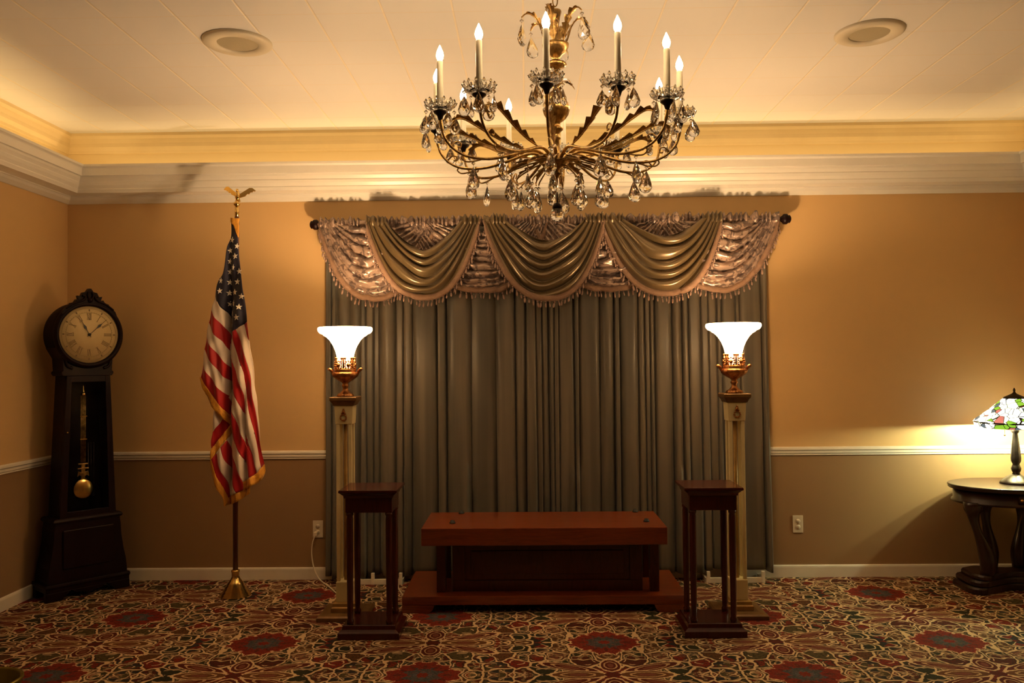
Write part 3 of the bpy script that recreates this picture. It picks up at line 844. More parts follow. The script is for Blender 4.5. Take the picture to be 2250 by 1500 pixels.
for s in (-1, 1):
    bm = BM()
    out = [(0.008, 2.622), (0.022, 2.628), (0.05, 2.648), (0.078, 2.668), (0.096, 2.668), (0.116, 2.652), (0.108, 2.646), (0.100, 2.648), (0.092, 2.638), (0.084, 2.640), (0.074, 2.626), (0.064, 2.628), (0.05, 2.612), (0.03, 2.604), (0.012, 2.598)]
    pts = [(0.016 + s * (x - 0.004) * (1.0 if s > 0 else 0.88), z + (0.006 if s < 0 else -0.004)) for x, z in out]
    prism(bm, pts, -0.004, 0.004)
    for v in bm.verts: v.co.y += 0.25 * abs(v.co.x - 0.016)
    obj('eagle_wing', bm, 'brass', t)

def fl(px, py): return (-1.888 + (px - 520) / 339.0 - FX, 2.462 - (py - 478) / 339.0)
def A_(x, y): return (430 + x / 6.25, 640 + y / 6.25)
def B_(x, y): return (430 + x / 6.0, 870 + y / 6.0)
def fdepth(px, py, layer):
    g = min(1.0, max(0.0, (py - 480) / 260.0))
    w1 = math.exp(-((px - 507) / 6.0) ** 2) * 0.055; w2 = math.exp(-((px - 545) / 5.0) ** 2) * 0.035 * min(1, max(0, (py - 820) / 120))
    bul = 0.03 * math.sin(max(0, min(1, (px - 447) / 60.0)) * PI) if px < 507 else 0.045 * math.sin(max(0, min(1, (px - 507) / 75.0)) * PI)
    rip = 0.012 * math.sin(px * 0.16 + py * 0.035) + 0.007 * math.sin(px * 0.33 - py * 0.06) + 0.010 * noise.noise(Vector((px * 0.05, py * 0.022, 3.3)))
    return -0.030 - g * (0.025 + bul + rip) + g * (w1 + w2) + 0.02 * g * w1 + layer
def res_curve(c, n):
    P = [Vector((x, y)) for x, y in c]
    if len(P) > 2:
        P = [Vector(q[:2]) for q in catmull([(p.x, p.y, 0) for p in P], 6)]
    L = [0]
    for a, b in zip(P[:-1], P[1:]): L.append(L[-1] + (b - a).length)
    out = []; j = 0
    for i in range(n + 1):
        s = L[-1] * i / n
        while j < len(L) - 2 and L[j + 1] < s: j += 1
        d = L[j + 1] - L[j]
        out.append(P[j].lerp(P[j + 1], (s - L[j]) / d if d else 0))
    return out
bmF = BM()
def region(cl, cr, mi, layer=0.0, n=28, mcols=8, bmx=None):
    a = res_curve(cl, n); b = res_curve(cr, n); rows = []
    for p, q in zip(a, b):
        row = []
        for k2 in range(mcols + 1):
            c = p.lerp(q, k2 / mcols); x, z = fl(c.x, c.y)
            row.append((x, fdepth(c.x, c.y, layer), z))
        rows.append(row)
    grid(bmx or bmF, rows, mi=mi)
S_ = lambda pts: [A_(*p) for p in pts]
T_ = lambda pts: [B_(*p) for p in pts]
# canton
region([(509, 486), (508, 520), (499, 548), (494, 600), (484, 618), (476.5, 655), (489, 676), (503.6, 694), (506.5, 715), (507, 737)],
       [(524, 486), (526, 536), (531, 580), (539, 630), (545, 665), (548.5, 690), (551.5, 711)], 2, 0, 40, 14)
# left panel stripes
b0 = S_([(290, 95), (370, 225), (460, 335), (478, 480), (480, 605)]); b1 = S_([(245, 270), (300, 370), (390, 470), (450, 560), (482, 640)])
b2 = S_([(205, 445), (290, 590), (400, 720), (482, 850)]); b3 = S_([(168, 640), (260, 780), (380, 930), (482, 1075)])
b4 = S_([(140, 810), (230, 960), (350, 1110), (482, 1258)]); b5 = S_([(115, 1015), (210, 1150), (330, 1310), (482, 1480)])
b6 = S_([(95, 1200), (200, 1350)]) + T_([(290, 45), (380, 165), (440, 270), (470, 380)])
b5x = b5 + T_([(480, 330)])
region(b0, b1, 1); region(b1, b2, 0); region(b2, b3, 1); region(b3, b4, 0); region(b4, b5, 1); region(b5, b6, 0, 0, 28, 10)
# right panel
R0 = S_([(757, 444), (790, 600), (800, 780), (820, 950), (840, 1150), (855, 1300)]) + T_([(845, 30), (855, 250), (875, 420), (890, 590)])
sa = S_([(705, 474), (745, 580), (792, 690)])
sb = S_([(595, 545), (640, 660), (710, 800), (750, 950), (780, 1100), (810, 1250)]) + T_([(800, 0), (830, 200), (850, 400), (880, 620), (905, 800), (925, 920)])
scu = S_([(515, 598), (580, 800), (650, 980), (710, 1120), (722, 1250)]) + T_([(715, 0), (760, 250), (800, 450), (850, 700), (872, 850), (890, 962)])
sd = S_([(478, 880), (560, 1060), (640, 1230), (690, 1380)]) + T_([(682, 30), (690, 200), (692, 470), (750, 680), (800, 830), (850, 1022)])
region([A_(705, 474), A_(745, 580), A_(793, 700)], [A_(757, 444), A_(780, 560), A_(795, 690)], 0)
region(S_([(595, 545), (640, 660), (710, 800), (750, 950), (780, 1100), (810, 1250)]) + T_([(800, 0), (830, 200), (850, 400), (890, 600)]),
       S_([(705, 474), (745, 580), (795, 690), (803, 800), (820, 950), (840, 1150), (855, 1300)]) + T_([(845, 30), (855, 250), (875, 420), (892, 600)]), 1)
region(scu, sb, 0)
region(S_([(478, 606), (478, 880), (560, 1060), (640, 1230), (690, 1380)]) + T_([(682, 30), (690, 200), (692, 470), (750, 680), (800, 830), (850, 1022)]), scu, 1, 0, 40, 10)
se = S_([(478, 1255), (540, 1370), (610, 1500)]) + T_([(640, 180), (690, 300)])
region(se, S_([(478, 878), (560, 1060), (640, 1230), (690, 1380)]) + T_([(682, 30), (690, 200), (692, 300)]), 0)
w2l = T_([(432, 30), (480, 150), (560, 320), (640, 500), (692, 620)])
region(S_([(478, 1480)]) + w2l, S_([(478, 1253), (540, 1370), (610, 1500)]) + T_([(640, 180), (690, 300), (692, 620)]), 1)
r2l = T_([(470, 380), (480, 470), (560, 640), (670, 840), (750, 1082)])
region(r2l, T_([(432, 40), (480, 150), (560, 320), (640, 500), (692, 620), (750, 730), (800, 850), (850, 1022)]), 0, 0, 28, 10)
region(T_([(692, 460), (694, 540), (696, 628)]), T_([(694, 468), (722, 580), (752, 690)]), 0, 0, 8, 4)
region(T_([(696, 620), (745, 725), (800, 850), (840, 985)]), T_([(745, 660), (775, 750), (805, 835), (851, 1022)]), 0, 0, 10, 4)
w3l = T_([(455, 545), (430, 600), (500, 800), (600, 980), (665, 1150)])
region(w3l, T_([(475, 460), (560, 640), (670, 840), (752, 1085)]), 1)
region(T_([(365, 690), (420, 880), (500, 1090), (582, 1275)]), T_([(430, 598), (500, 800), (600, 980), (665, 1150), (662, 1245)]), 0)
region(T_([(310, 765), (370, 970), (430, 1150), (445, 1340)]), T_([(366, 688), (420, 880), (500, 1090), (584, 1278)]), 1)
region(T_([(246, 840), (300, 1000), (370, 1180), (420, 1370)]), T_([(310, 763), (370, 970), (430, 1150), (447, 1345)]), 0)
# turned back sheet at the lower left
region(T_([(272, 190), (255, 380), (250, 490)]), T_([(272, 180), (385, 310), (320, 400)]), 1, 0.03, 12, 8)
region(T_([(250, 488), (232, 620), (240, 740)]), T_([(320, 398), (385, 308), (450, 400), (360, 560)]), 0, 0.03, 16, 10)
region(T_([(240, 740), (246, 760)]), T_([(360, 555), (300, 700)]), 0, 0.03, 8, 6)
bmesh.ops.remove_doubles(bmF, verts=bmF.verts, dist=0.0006)
# stars
Z8 = lambda x, y: (430 + x / 5.0, 400 + y / 5.0)
stars = [(405, 640, .8), (470, 715, .8), (385, 760, .8), (450, 825, .95), (380, 880, .7), (430, 950, .5), (380, 995, .7), (500, 995, 1), (295, 1095, .6), (378, 1110, .7), (480, 1110, 1),
         (290, 1210, .9), (375, 1230, .7), (450, 1225, .9), (540, 1275, 1.05), (375, 1350, .6), (430, 1345, .6), (515, 1390, 1), (415, 1460, .6), (488, 1505, 1), (400, 1580, .6)]
rnd = random.Random(2)
for sx, sy, ws in stars:
    cx, cy = Z8(sx, sy); rot = rnd.uniform(-0.2, 0.2); pts = []
    for q in range(10):
        a = rot + PI * q / 5; rr = 7.2 if q % 2 == 0 else 2.9
        px, py = cx + ws * rr * math.sin(a), cy - rr * math.cos(a)
        x, z = fl(px, py); pts.append((x, fdepth(px, py, -0.0035), z))
    x, z = fl(cx, cy); c = bmF.verts.new((x, fdepth(cx, cy, -0.0035), z)); vs = [bmF.verts.new(p) for p in pts]
    for q in range(10): bmF.faces.new((c, vs[q], vs[(q + 1) % 10])).material_index = 3
o = obj('flag_cloth', bmF, ['flag_red', 'flag_white', 'flag_blue', 'star'], t)
sm = o.modifiers.new('thick', 'SOLIDIFY'); sm.thickness = 0.0015
# gold fringe bands
def fringe(cl, cr, layer, name='fringe'):
    b = BM(); region(cl, cr, 0, layer, 60, 3, b)
    for v in b.verts: v.co += Vector((noise.noise(v.co * 70) * 0.0022, 0, noise.noise(v.co * 90 + Vector((5, 5, 5))) * 0.003))
    o = obj('gold_fringe', b, 'gold_fringe', t); s = o.modifiers.new('thick', 'SOLIDIFY'); s.thickness = 0.003
fringe(S_([(85, 1200), (130, 1330), (190, 1460)]) + T_([(215, 85), (330, 235), (400, 315), (448, 395)]), S_([(97, 1195), (200, 1345)]) + T_([(290, 40), (380, 160), (440, 262), (482, 350), (484, 440)]), -0.004)
fringe(T_([(446, 392), (420, 470), (330, 590), (245, 715), (232, 850)]), T_([(484, 430), (460, 525), (370, 665), (300, 765), (248, 845)]), 0.004)
fringe(T_([(226, 890), (240, 1000), (310, 1200), (375, 1330), (398, 1462)]), T_([(247, 838), (302, 1000), (372, 1180), (425, 1340), (440, 1400)]), 0.0)
fringe(T_([(412, 1350), (490, 1312), (580, 1272), (662, 1235), (765, 1180)]), T_([(398, 1462), (500, 1430), (600, 1385), (700, 1320), (762, 1285)]), 0.008)
fringe(T_([(662, 1135), (750, 1090), (845, 1025), (890, 960), (925, 910)]), T_([(668, 1245), (790, 1185), (860, 1145), (905, 1090), (935, 1000)]), 0.0)
fringe([(508, 479), (509, 490), (515, 497), (521, 512)], [(528, 481), (527, 492), (528, 505), (527, 524)], -0.006)
bm = BM(); tube(bm, [(0.010, -0.02, 2.42), (0.010, -0.01, 2.44), (0.012, 0.012, 2.45)], 0.004, 6); obj('cord_loop', bm, 'gold_fringe', t)

# ------------------------------------------------------------------ longcase clock
CR = R(50)
t = thing('longcase_clock', 'tall dark longcase clock with round cream dial, in the left corner', 'clock', (-2.895, 5.425, 0), CR)
D0 = 0.20
def slab(name, prof, m='clock_wood', y0=0.0, y1=D0, bev=0.003, parent=t):
    bm = BM(); prism(bm, prof, y0, y1); return obj(name, bm, m, parent, bev)
# local frame: x right along the front, y back, z up; front plane at y=0
bm = BM()
sqlathe(bm, [(0.205, 0.10, 0.488), (0.205, 0.10, 0.47), (0.21, 0.10, 0.44), (0.215, 0.10, 0.36), (0.228, 0.103, 0.27), (0.243, 0.105, 0.20), (0.25, 0.107, 0.13), (0.25, 0.107, 0.10)], (0, 0.10, 0))
obj('lower_case', bm, 'clock_wood', t, 0.002)
bm = BM(); box(bm, -0.16, 0.16, -0.012, 0.0, 0.19, 0.44)
obj('lower_panel', bm, 'clock_wood', t, 0.005)
bm = BM(); sqlathe(bm, [(0.265, 0.115, 0.105), (0.268, 0.118, 0.09), (0.262, 0.115, 0.075), (0.262, 0.115, 0.055)], (0, 0.10, 0)); obj('base_moulding', bm, 'clock_wood', t, 0.002)
for sx in (-1, 1):
    bm = BM(); prism(bm, [(sx * 0.265, 0.0), (sx * 0.17, 0.0), (sx * 0.15, 0.02), (sx * 0.11, 0.056), (sx * 0.262, 0.056)], -0.018, 0.03); obj('foot', bm, 'clock_wood', t, 0.003)
    bm = BM(); box(bm, min(sx * 0.20, sx * 0.262), max(sx * 0.20, sx * 0.262), 0.16, 0.21, 0, 0.056); obj('foot', bm, 'clock_wood', t, 0.003)
bm = BM(); prism(bm, [(-0.11, 0.056), (-0.08, 0.035), (-0.03, 0.028), (0, 0.012), (0.03, 0.028), (0.08, 0.035), (0.11, 0.056)], -0.016, 0.0); obj('skirt', bm, 'clock_wood', t, 0.002)
bm = BM(); sqlathe(bm, [(0.20, 0.10, 0.518), (0.215, 0.108, 0.511), (0.22, 0.112, 0.498), (0.212, 0.106, 0.485)], (0, 0.10, 0)); obj('waist_moulding', bm, 'clock_wood', t, 0.002)
# trunk: frame around a glazed door
zt0, zt1, w0, w1 = 0.517, 1.435, 0.178, 0.138
def tw(z): return w0 + (w1 - w0) * (z - zt0) / (zt1 - zt0)
bm = BM()
for s in (-1, 1):
    prism(bm, [(s * tw(zt0), zt0), (s * (tw(zt0) - 0.045), zt0), (s * (tw(zt1) - 0.032), zt1), (s * tw(zt1), zt1)], 0.0, 0.025)
    prism(bm, [(s * tw(zt0), zt0), (s * (tw(zt0) - 0.012), zt0), (s * (tw(zt1) - 0.012), zt1), (s * tw(zt1), zt1)], 0.025, 0.19)
prism(bm, [(-tw(zt0), zt0), (tw(zt0), zt0), (tw(zt0 + .035), zt0 + 0.035), (-tw(zt0 + .035), zt0 + 0.035)], 0.002, 0.025)
prism(bm, [(-tw(zt1 - .04), zt1 - 0.04), (tw(zt1 - .04), zt1 - 0.04), (tw(zt1), zt1), (-tw(zt1), zt1)], 0.002, 0.025)
prism(bm, [(-tw(zt0), zt0), (tw(zt0), zt0), (tw(zt1), zt1), (-tw(zt1), zt1)], 0.18, 0.19)
obj('trunk', bm, 'clock_wood', t, 0.002)
bm = BM(); prism(bm, [(-tw(zt0) + .044, zt0 + .035), (tw(zt0) - .044, zt0 + .035), (tw(zt1) - .034, zt1 - .04), (-tw(zt1) + .034, zt1 - .04)], 0.010, 0.013); obj('door_glass', bm, 'clear', t)
bm = BM(); ball(bm, (-0.135, -0.008, 1.07), 0.006, 8); obj('door_knob', bm, 'brass', t)
# pendulum
pend = bpy.data.objects.new('pendulum', None); col.objects.link(pend); pend.parent = t
bm = BM()
lathe(bm, [(0.0008, 1.385), (0.002, 1.365), (0.004, 1.345), (0.010, 1.330), (0.012, 1.322), (0.018, 1.316), (0.018, 1.304)], (0, 0.09, 0), 14)
for z in (1.165, 1.012): box(bm, -0.022, 0.022, 0.082, 0.098, z - 0.003, z + 0.003)
obj('spire', bm, 'brass', pend)
bm = BM()
for dx in (-0.014, -0.007, 0, 0.007, 0.014): tube(bm, [(dx, 0.09, 0.86), (dx, 0.09, 1.305)], 0.0026, 8)
obj('rods', bm, 'old_brass', pend)
bm = BM(); box(bm, -0.03, 0.03, 0.083, 0.097, 0.845, 0.852); box(bm, -0.034, 0.034, 0.083, 0.097, 0.815, 0.822); box(bm, -0.012, 0.012, 0.085, 0.095, 0.74, 0.85); prism(bm, [(-0.038, 0.765), (-0.022, 0.775), (0, 0.755), (0.022, 0.775), (0.038, 0.765), (0.032, 0.80), (0.0, 0.79), (-0.032, 0.80)], 0.085, 0.095); obj('scroll_plate', bm, 'old_brass', pend, 0.001)
bm = BM(); lathe(bm, [(0.0005, -0.012), (0.03, -0.010), (0.060, -0.006), (0.071, 0.0), (0.060, 0.005), (0.001, 0.008)], seg=36)
bmesh.ops.rotate(bm, verts=bm.verts, cent=(0, 0, 0), matrix=Matrix.Rotation(R(-90), 3, 'X')); bmesh.ops.translate(bm, verts=bm.verts, vec=(0.0, 0.085, 0.682)); obj('bob', bm, 'brass', pend)
for dx in (0.052, 0.070, 0.088):
    bm = BM(); tube(bm, [(dx, 0.14, 0.62), (dx, 0.14, 0.98)], 0.005, 8); obj('chime_rod', bm, 'dark_metal', t)
# hood: saddle, drum, bezel, dial, crest
bm = BM(); prism(bm, [(-0.155, 1.435), (0.155, 1.435), (0.165, 1.45), (0.165, 1.462), (0.155, 1.47), (0.16, 1.55), (0.20, 1.62), (-0.20, 1.62), (-0.16, 1.55), (-0.155, 1.47), (-0.165, 1.462), (-0.165, 1.45)], 0.014, 0.19)
obj('hood_saddle', bm, 'clock_wood', t, 0.003)
zc = 1.708
def ringy(name, prof, m, seg=64, parent=t):
    bm = BM(); lathe(bm, prof, (0, 0, 0), seg)
    bmesh.ops.rotate(bm, verts=bm.verts, cent=(0, 0, 0), matrix=Matrix.Rotation(R(90), 3, 'X')); bmesh.ops.translate(bm, verts=bm.verts, vec=(0, 0, zc))
    return obj(name, bm, m, parent)
# after rotation lathe z -> -y (towards the viewer is positive lathe z)
ringy('drum', [(0.001, -0.195), (0.212, -0.195), (0.218, -0.18), (0.212, -0.165), (0.212, -0.01), (0.001, -0.01)], 'clock_wood')
ringy('bezel', [(0.188, -0.005), (0.188, 0.006), (0.194, 0.016), (0.206, 0.018), (0.218, 0.008), (0.224, -0.005), (0.218, -0.02), (0.188, -0.02)], 'clock_wood')
dial = ringy('dial', [(0.001, -0.009), (0.189, -0.009), (0.189, 0.0), (0.001, 0.0)], 'dial')
# numerals
def stroke(bm, x0, z0, x1, z1, w_, y=-0.0006, th=0.001):
    d = Vector((x1 - x0, 0, z1 - z0)); n = Vector((-d.z, 0, d.x)).normalized() * w_ / 2
    a, b = Vector((x0, y, z0)), Vector((x1, y, z1))
    lo = [bm.verts.new(q) for q in (a - n, b - n, b + n, a + n)]; off = Vector((0, -th, 0)); hi = [bm.verts.new(v.co + off) for v in lo]
    bm.faces.new(hi)
    for i in range(4): bm.faces.new((lo[i], lo[(i + 1) % 4], hi[(i + 1) % 4], hi[i]))
rom = ['XII', 'I', 'II', 'III', 'IIII', 'V', 'VI', 'VII', 'VIII', 'IX', 'X', 'XI']
for h, rn in enumerate(rom):
    bm = BM(); a = 2 * PI * h / 12; wd = {'I': 0.007, 'V': 0.016, 'X': 0.016}; tot = sum(wd[c] for c in rn); x = -tot / 2
    def tr(px, pr): return (px * math.cos(a) + pr * math.sin(a), zc - px * math.sin(a) + pr * math.cos(a))
    for c in rn:
        W = wd[c]; r0, r1 = 0.098, 0.140
        if c == 'I': segs = [((x + W / 2, r0), (x + W / 2, r1), 0.003)]
        elif c == 'V': segs = [((x + 0.001, r1), (x + W / 2, r0), 0.003), ((x + W - 0.001, r1), (x + W / 2, r0), 0.0014)]
        else: segs = [((x + 0.001, r1), (x + W - 0.001, r0), 0.003), ((x + W - 0.001, r1), (x + 0.001, r0), 0.0014)]
        for p, q, ww in segs: stroke(bm, *tr(*p), *tr(*q), ww)
        x += W
    for rr in (r0, r1): stroke(bm, *tr(-tot / 2, rr), *tr(tot / 2, rr), 0.0012)
    obj('numeral', bm, 'ink', dial)
bm = BM()
for q in range(96):
    a0, a1 = 2 * PI * q / 96, 2 * PI * (q + 1) / 96
    for rr in (0.146, 0.172): stroke(bm, rr * math.sin(a0), zc + rr * math.cos(a0), rr * math.sin(a1), zc + rr * math.cos(a1), 0.001)
for q in range(60):
    a0 = 2 * PI * q / 60; stroke(bm, 0.148 * math.sin(a0), zc + 0.148 * math.cos(a0), 0.152 * math.sin(a0), zc + 0.152 * math.cos(a0), 0.001)
    if q % 5 == 0:
        stroke(bm, 0.155 * math.sin(a0), zc + 0.155 * math.cos(a0), 0.167 * math.sin(a0), zc + 0.167 * math.cos(a0), 0.007)
obj('minute_track', bm, 'ink', dial)
def clock_hand(name, ang, L, wmax, pos, y):
    a = R(ang); bm = BM()
    def tr(px, pr): return (px * math.cos(a) + pr * math.sin(a), zc - px * math.sin(a) + pr * math.cos(a))
    out = [(-0.0018, -0.02), (0.0018, -0.02), (0.0018, pos - 0.022), (wmax, pos), (0.0016, pos + 0.022), (0.0008, L), (-0.0008, L), (-0.0016, pos + 0.022), (-wmax, pos), (-0.0018, pos - 0.022)]
    prism(bm, [tr(*p) for p in out], y - 0.001, y); obj(name, bm, 'hand', dial)
clock_hand('hour_hand', -29, 0.105, 0.0085, 0.055, -0.006)
clock_hand('minute_hand', 47, 0.150, 0.0085, 0.085, -0.009)
bm = BM(); lathe(bm, [(0.009, 0), (0.009, 0.012), (0.001, 0.014)], seg=14); bmesh.ops.rotate(bm, verts=bm.verts, cent=(0, 0, 0), matrix=Matrix.Rotation(R(90), 3, 'X')); bmesh.ops.translate(bm, verts=bm.verts, vec=(0, 0, zc)); obj('hand_boss', bm, 'hand', dial)
# crest
out = [(-0.175, 1.835), (-0.165, 1.862), (-0.148, 1.882), (-0.125, 1.895), (-0.120, 1.912), (-0.098, 1.918), (-0.085, 1.938), (-0.070, 1.934), (-0.078, 1.962), (-0.058, 1.958), (-0.045, 1.985), (-0.022, 1.990), (-0.008, 2.012), (0.008, 2.012),
       (0.022, 1.990), (0.045, 1.985), (0.058, 1.958), (0.078, 1.962), (0.070, 1.934), (0.085, 1.938), (0.098, 1.918), (0.120, 1.912), (0.125, 1.895), (0.148, 1.882), (0.165, 1.862), (0.175, 1.835), (0.10, 1.885), (0.0, 1.905), (-0.10, 1.885)]
bm = BM(); prism(bm, out, -0.014, 0.02)
for s in (-1, 1):
    tube(bm, catmull([(s * 0.15, -0.014, 1.875), (s * 0.10, -0.020, 1.91), (s * 0.05, -0.022, 1.93), (s * 0.03, -0.02, 1.955), (s * 0.05, -0.02, 1.962)], 6), 0.007, 8)
    tube(bm, catmull([(0, -0.02, 1.93), (s * 0.016, -0.022, 1.96), (s * 0.012, -0.02, 1.99)], 6), 0.006, 8)
ball(bm, (0, -0.018, 1.935), 0.016, 10); obj('crest', bm, 'clock_wood', t, 0.002)
for s in (-1, 1):
    bm = BM(); tube(bm, catmull([(s * 0.148, 0.010, 1.56), (s * 0.140, 0.008, 1.53), (s * 0.13, 0.008, 1.50), (s * 0.10, 0.010, 1.485), (s * 0.11, 0.010, 1.495)], 5), 0.008, 8); obj('carved_scroll', bm, 'clock_wood', t)

# ------------------------------------------------------------------ round-ended side table
TX, TY, TZ = 3.145, 5.455, 0.680
t = thing('side_table', 'dark oval side table on carved legs at the right wall', 'table', (TX, TY, 0))
def oval(bm, prof, a, b, c=(0, 0, 0), seg=64):
    rows = [[(c[0] + (a + d) * math.cos(2 * PI * q / seg), c[1] + (b + d) * math.sin(2 * PI * q / seg), c[2] + z) for q in range(seg)] for d, z in prof]
    vr = grid(bm, rows, True); bm.faces.new(vr[0]); bm.faces.new(vr[-1])
bm = BM(); oval(bm, [(-0.02, TZ - 0.030), (-0.006, TZ - 0.028), (0.0, TZ - 0.022), (-0.002, TZ - 0.014), (0.002, TZ - 0.010), (0.0, TZ - 0.002), (-0.006, TZ)], 0.385, 0.285); obj('tabletop', bm, 'table_wood', t)
bm = BM(); oval(bm, [(0, TZ - 0.118), (0.012, TZ - 0.112), (0.012, TZ - 0.102), (0, TZ - 0.096), (0, TZ - 0.03)], 0.355, 0.255); obj('apron', bm, 'table_wood', t)
bm = BM()
oval(bm, [(0.0, TZ - 0.092), (0.0, TZ - 0.040)], 0.10, 0.006, (0.0, -0.255, 0)); obj('drawer_front', bm, 'table_wood', t)
bm = BM(); ball(bm, (-0.085, -0.262, TZ - 0.068), 0.009, 10); obj('knob', bm, 'old_brass', t)
def table_leg(x, y, sx):
    b = BM(); n = 18; rows = []
    for j in range(n + 1):
        v = j / n; z = TZ - 0.10 - v * (TZ - 0.10 - 0.115)
        hw = 0.048 - 0.016 * math.sin(PI * min(1, v * 1.25)) * 1.0 + 0.006 * math.cos(v * 9) + (0.010 if v < 0.12 else 0)
        dx = sx * (0.0 - 0.075 * (1 - math.cos(PI * v)) * 0.5 + 0.012 * math.sin(2 * PI * v))
        rows.append([(x + dx + hw * math.cos(2 * PI * (q + .5) / 12), y + hw * 0.9 * math.sin(2 * PI * (q + .5) / 12), z) for q in range(12)])
    vr = grid(b, rows, True); b.faces.new(vr[0]); b.faces.new(vr[-1])
    obj('leg', b, 'table_wood', t)
for sx in (-1, 1):
    table_leg(sx * 0.295, -0.10, sx); table_leg(sx * 0.12, 0.09, sx * 0.35)
bm = BM()
sh = [(-0.335, 0.10), (-0.335, -0.10), (-0.27, -0.16), (-0.19, -0.12), (0.0, -0.045), (0.19, -0.12), (0.27, -0.16), (0.335, -0.10), (0.335, 0.10), (0.20, 0.16), (0.0, 0.10), (-0.20, 0.16)]
sm_ = catmull([(x, y, 0) for x, y in sh + [sh[0]]], 5)[:-1]
for z0, z1, k2 in ((0.0, 0.045, 1.0), (0.048, 0.085, 0.95), (0.085, 0.118, 0.86)):
    rows = [[(p.x * k2 * f_, p.y * k2 * f_, z) for p in sm_] for f_, z in ((1.0, z0), (1.01, z0 + 0.01), (1.01, z1 - 0.012), (0.98, z1))]
    vr = grid(bm, rows, True, smooth=False); bm.faces.new(vr[0]); bm.faces.new(vr[-1])
obj('plinth_shelf', bm, 'table_wood', t, 0.003)

# table lamp
LX, LY = 3.178, 5.45
t = thing('table_lamp', 'lit stained-glass table lamp with a dark turned base on the oval table', 'table lamp', (LX, LY, TZ))
bm = BM(); lathe(bm, [(0.001, 0.0), (0.096, 0.0), (0.098, 0.006), (0.094, 0.014), (0.080, 0.026), (0.060, 0.042), (0.040, 0.054), (0.026, 0.062)], seg=40); obj('foot', bm, 'dark_metal', t)
bm = BM(); lathe(bm, [(0.026, 0.060), (0.020, 0.070), (0.026, 0.082), (0.030, 0.098), (0.024, 0.116), (0.020, 0.126), (0.028, 0.145), (0.030, 0.165), (0.026, 0.22), (0.019, 0.28), (0.015, 0.325), (0.022, 0.332), (0.026, 0.345), (0.024, 0.36), (0.018, 0.372), (0.010, 0.39), (0.010, 0.43)], seg=28, mod=lambda a, r, z: 1 + (0.05 * math.cos(8 * a) if 0.13 < z < 0.3 else 0)); obj('stem', bm, 'dark_metal', t)
bm = BM()
def wav(a, r, z): return 1 + (0.02 * math.cos(14 * a) if z < 0.42 else 0.006 * math.cos(20 * a))
shade = [(0.222, 0.365), (0.229, 0.375), (0.232, 0.394), (0.236, 0.401), (0.224, 0.418), (0.200, 0.438), (0.176, 0.456), (0.148, 0.478), (0.118, 0.506), (0.090, 0.532), (0.066, 0.552), (0.052, 0.560)]
lathe(bm, shade + [(r - 0.004, z - 0.002) for r, z in reversed(shade)], seg=84, mod=wav, cap=False); obj('lamp_shade', bm, 'stained', t)
bm = BM(); lathe(bm, [(0.2345, 0.394), (0.2385, 0.397), (0.2385, 0.401), (0.2345, 0.404)], seg=84, cap=False); obj('shade_band', bm, 'dark_metal', t)
bm = BM(); lathe(bm, [(0.068, 0.552), (0.060, 0.562), (0.035, 0.574), (0.018, 0.582), (0.010, 0.588), (0.006, 0.596), (0.008, 0.606), (0.005, 0.616), (0.001, 0.622)], seg=28); obj('cap', bm, 'dark_metal', t)
bm = BM(); tube(bm, [(-0.085, -0.03, 0.40), (-0.085, -0.03, 0.325)], 0.0012, 6); ball(bm, (-0.085, -0.03, 0.318), 0.006, 8); obj('pull_chain', bm, 'old_brass', t)
bm = BM(); ball(bm, (0, 0, 0.46), 0.028, 14, 0, 1.3); obj('light_bulb', bm, 'lamp_bulb', t)
for sx in (-0.08, 0.08):
    point_light('lamp_bulb_light', (sx, 0.0, 0.377), TABLE_W / 2, (0.98, 1.0, 0.60), 0.013, t)

# ------------------------------------------------------------------ brass tub at the near left corner
bm = BM(); lathe(bm, [(0.001, 0.0), (0.105, 0.0), (0.120, 0.02), (0.135, 0.17), (0.142, 0.22), (0.150, 0.226), (0.150, 0.234), (0.142, 0.238), (0.134, 0.230), (0.112, 0.03), (0.001, 0.02)], (0, 0, 0), 48)
M['tub'] = varied('tub_metal', (0.22, 0.18, 0.03), (0.15, 0.13, 0.02), 0.35, 8, metal=0.7)
tag(obj('metal_tub', bm, 'tub', loc=(-2.215, 3.335, 0)), 'olive-gold metal tub cut off by the bottom left corner of the picture', 'tub')

# ------------------------------------------------------------------ chandelier
CX, CY = 0.122, 3.10
t = thing('chandelier', 'brass chandelier with twelve lit candle bulbs and hanging crystals', 'chandelier', (CX, CY, 0))
bm = BM(); lathe(bm, [(0.001, ZC - 0.001), (0.065, ZC - 0.001), (0.068, ZC - 0.010), (0.050, ZC - 0.025), (0.020, ZC - 0.040), (0.008, ZC - 0.055)], seg=28); obj('ceiling_canopy', bm, 'old_brass', t)
# chain
bm = BM(); z = ZC - 0.07; q = 0
while z > 2.845:
    a = q % 2 * PI / 2
    ring = [(0.009 * math.cos(b) * math.cos(a), 0.009 * math.cos(b) * math.sin(a), z + 0.021 * math.sin(b)) for b in [2 * PI * s / 14 for s in range(15)]]
    tube(bm, ring, 0.0026, 6, caps=False); z -= 0.034; q += 1
obj('chain', bm, 'old_brass', t)
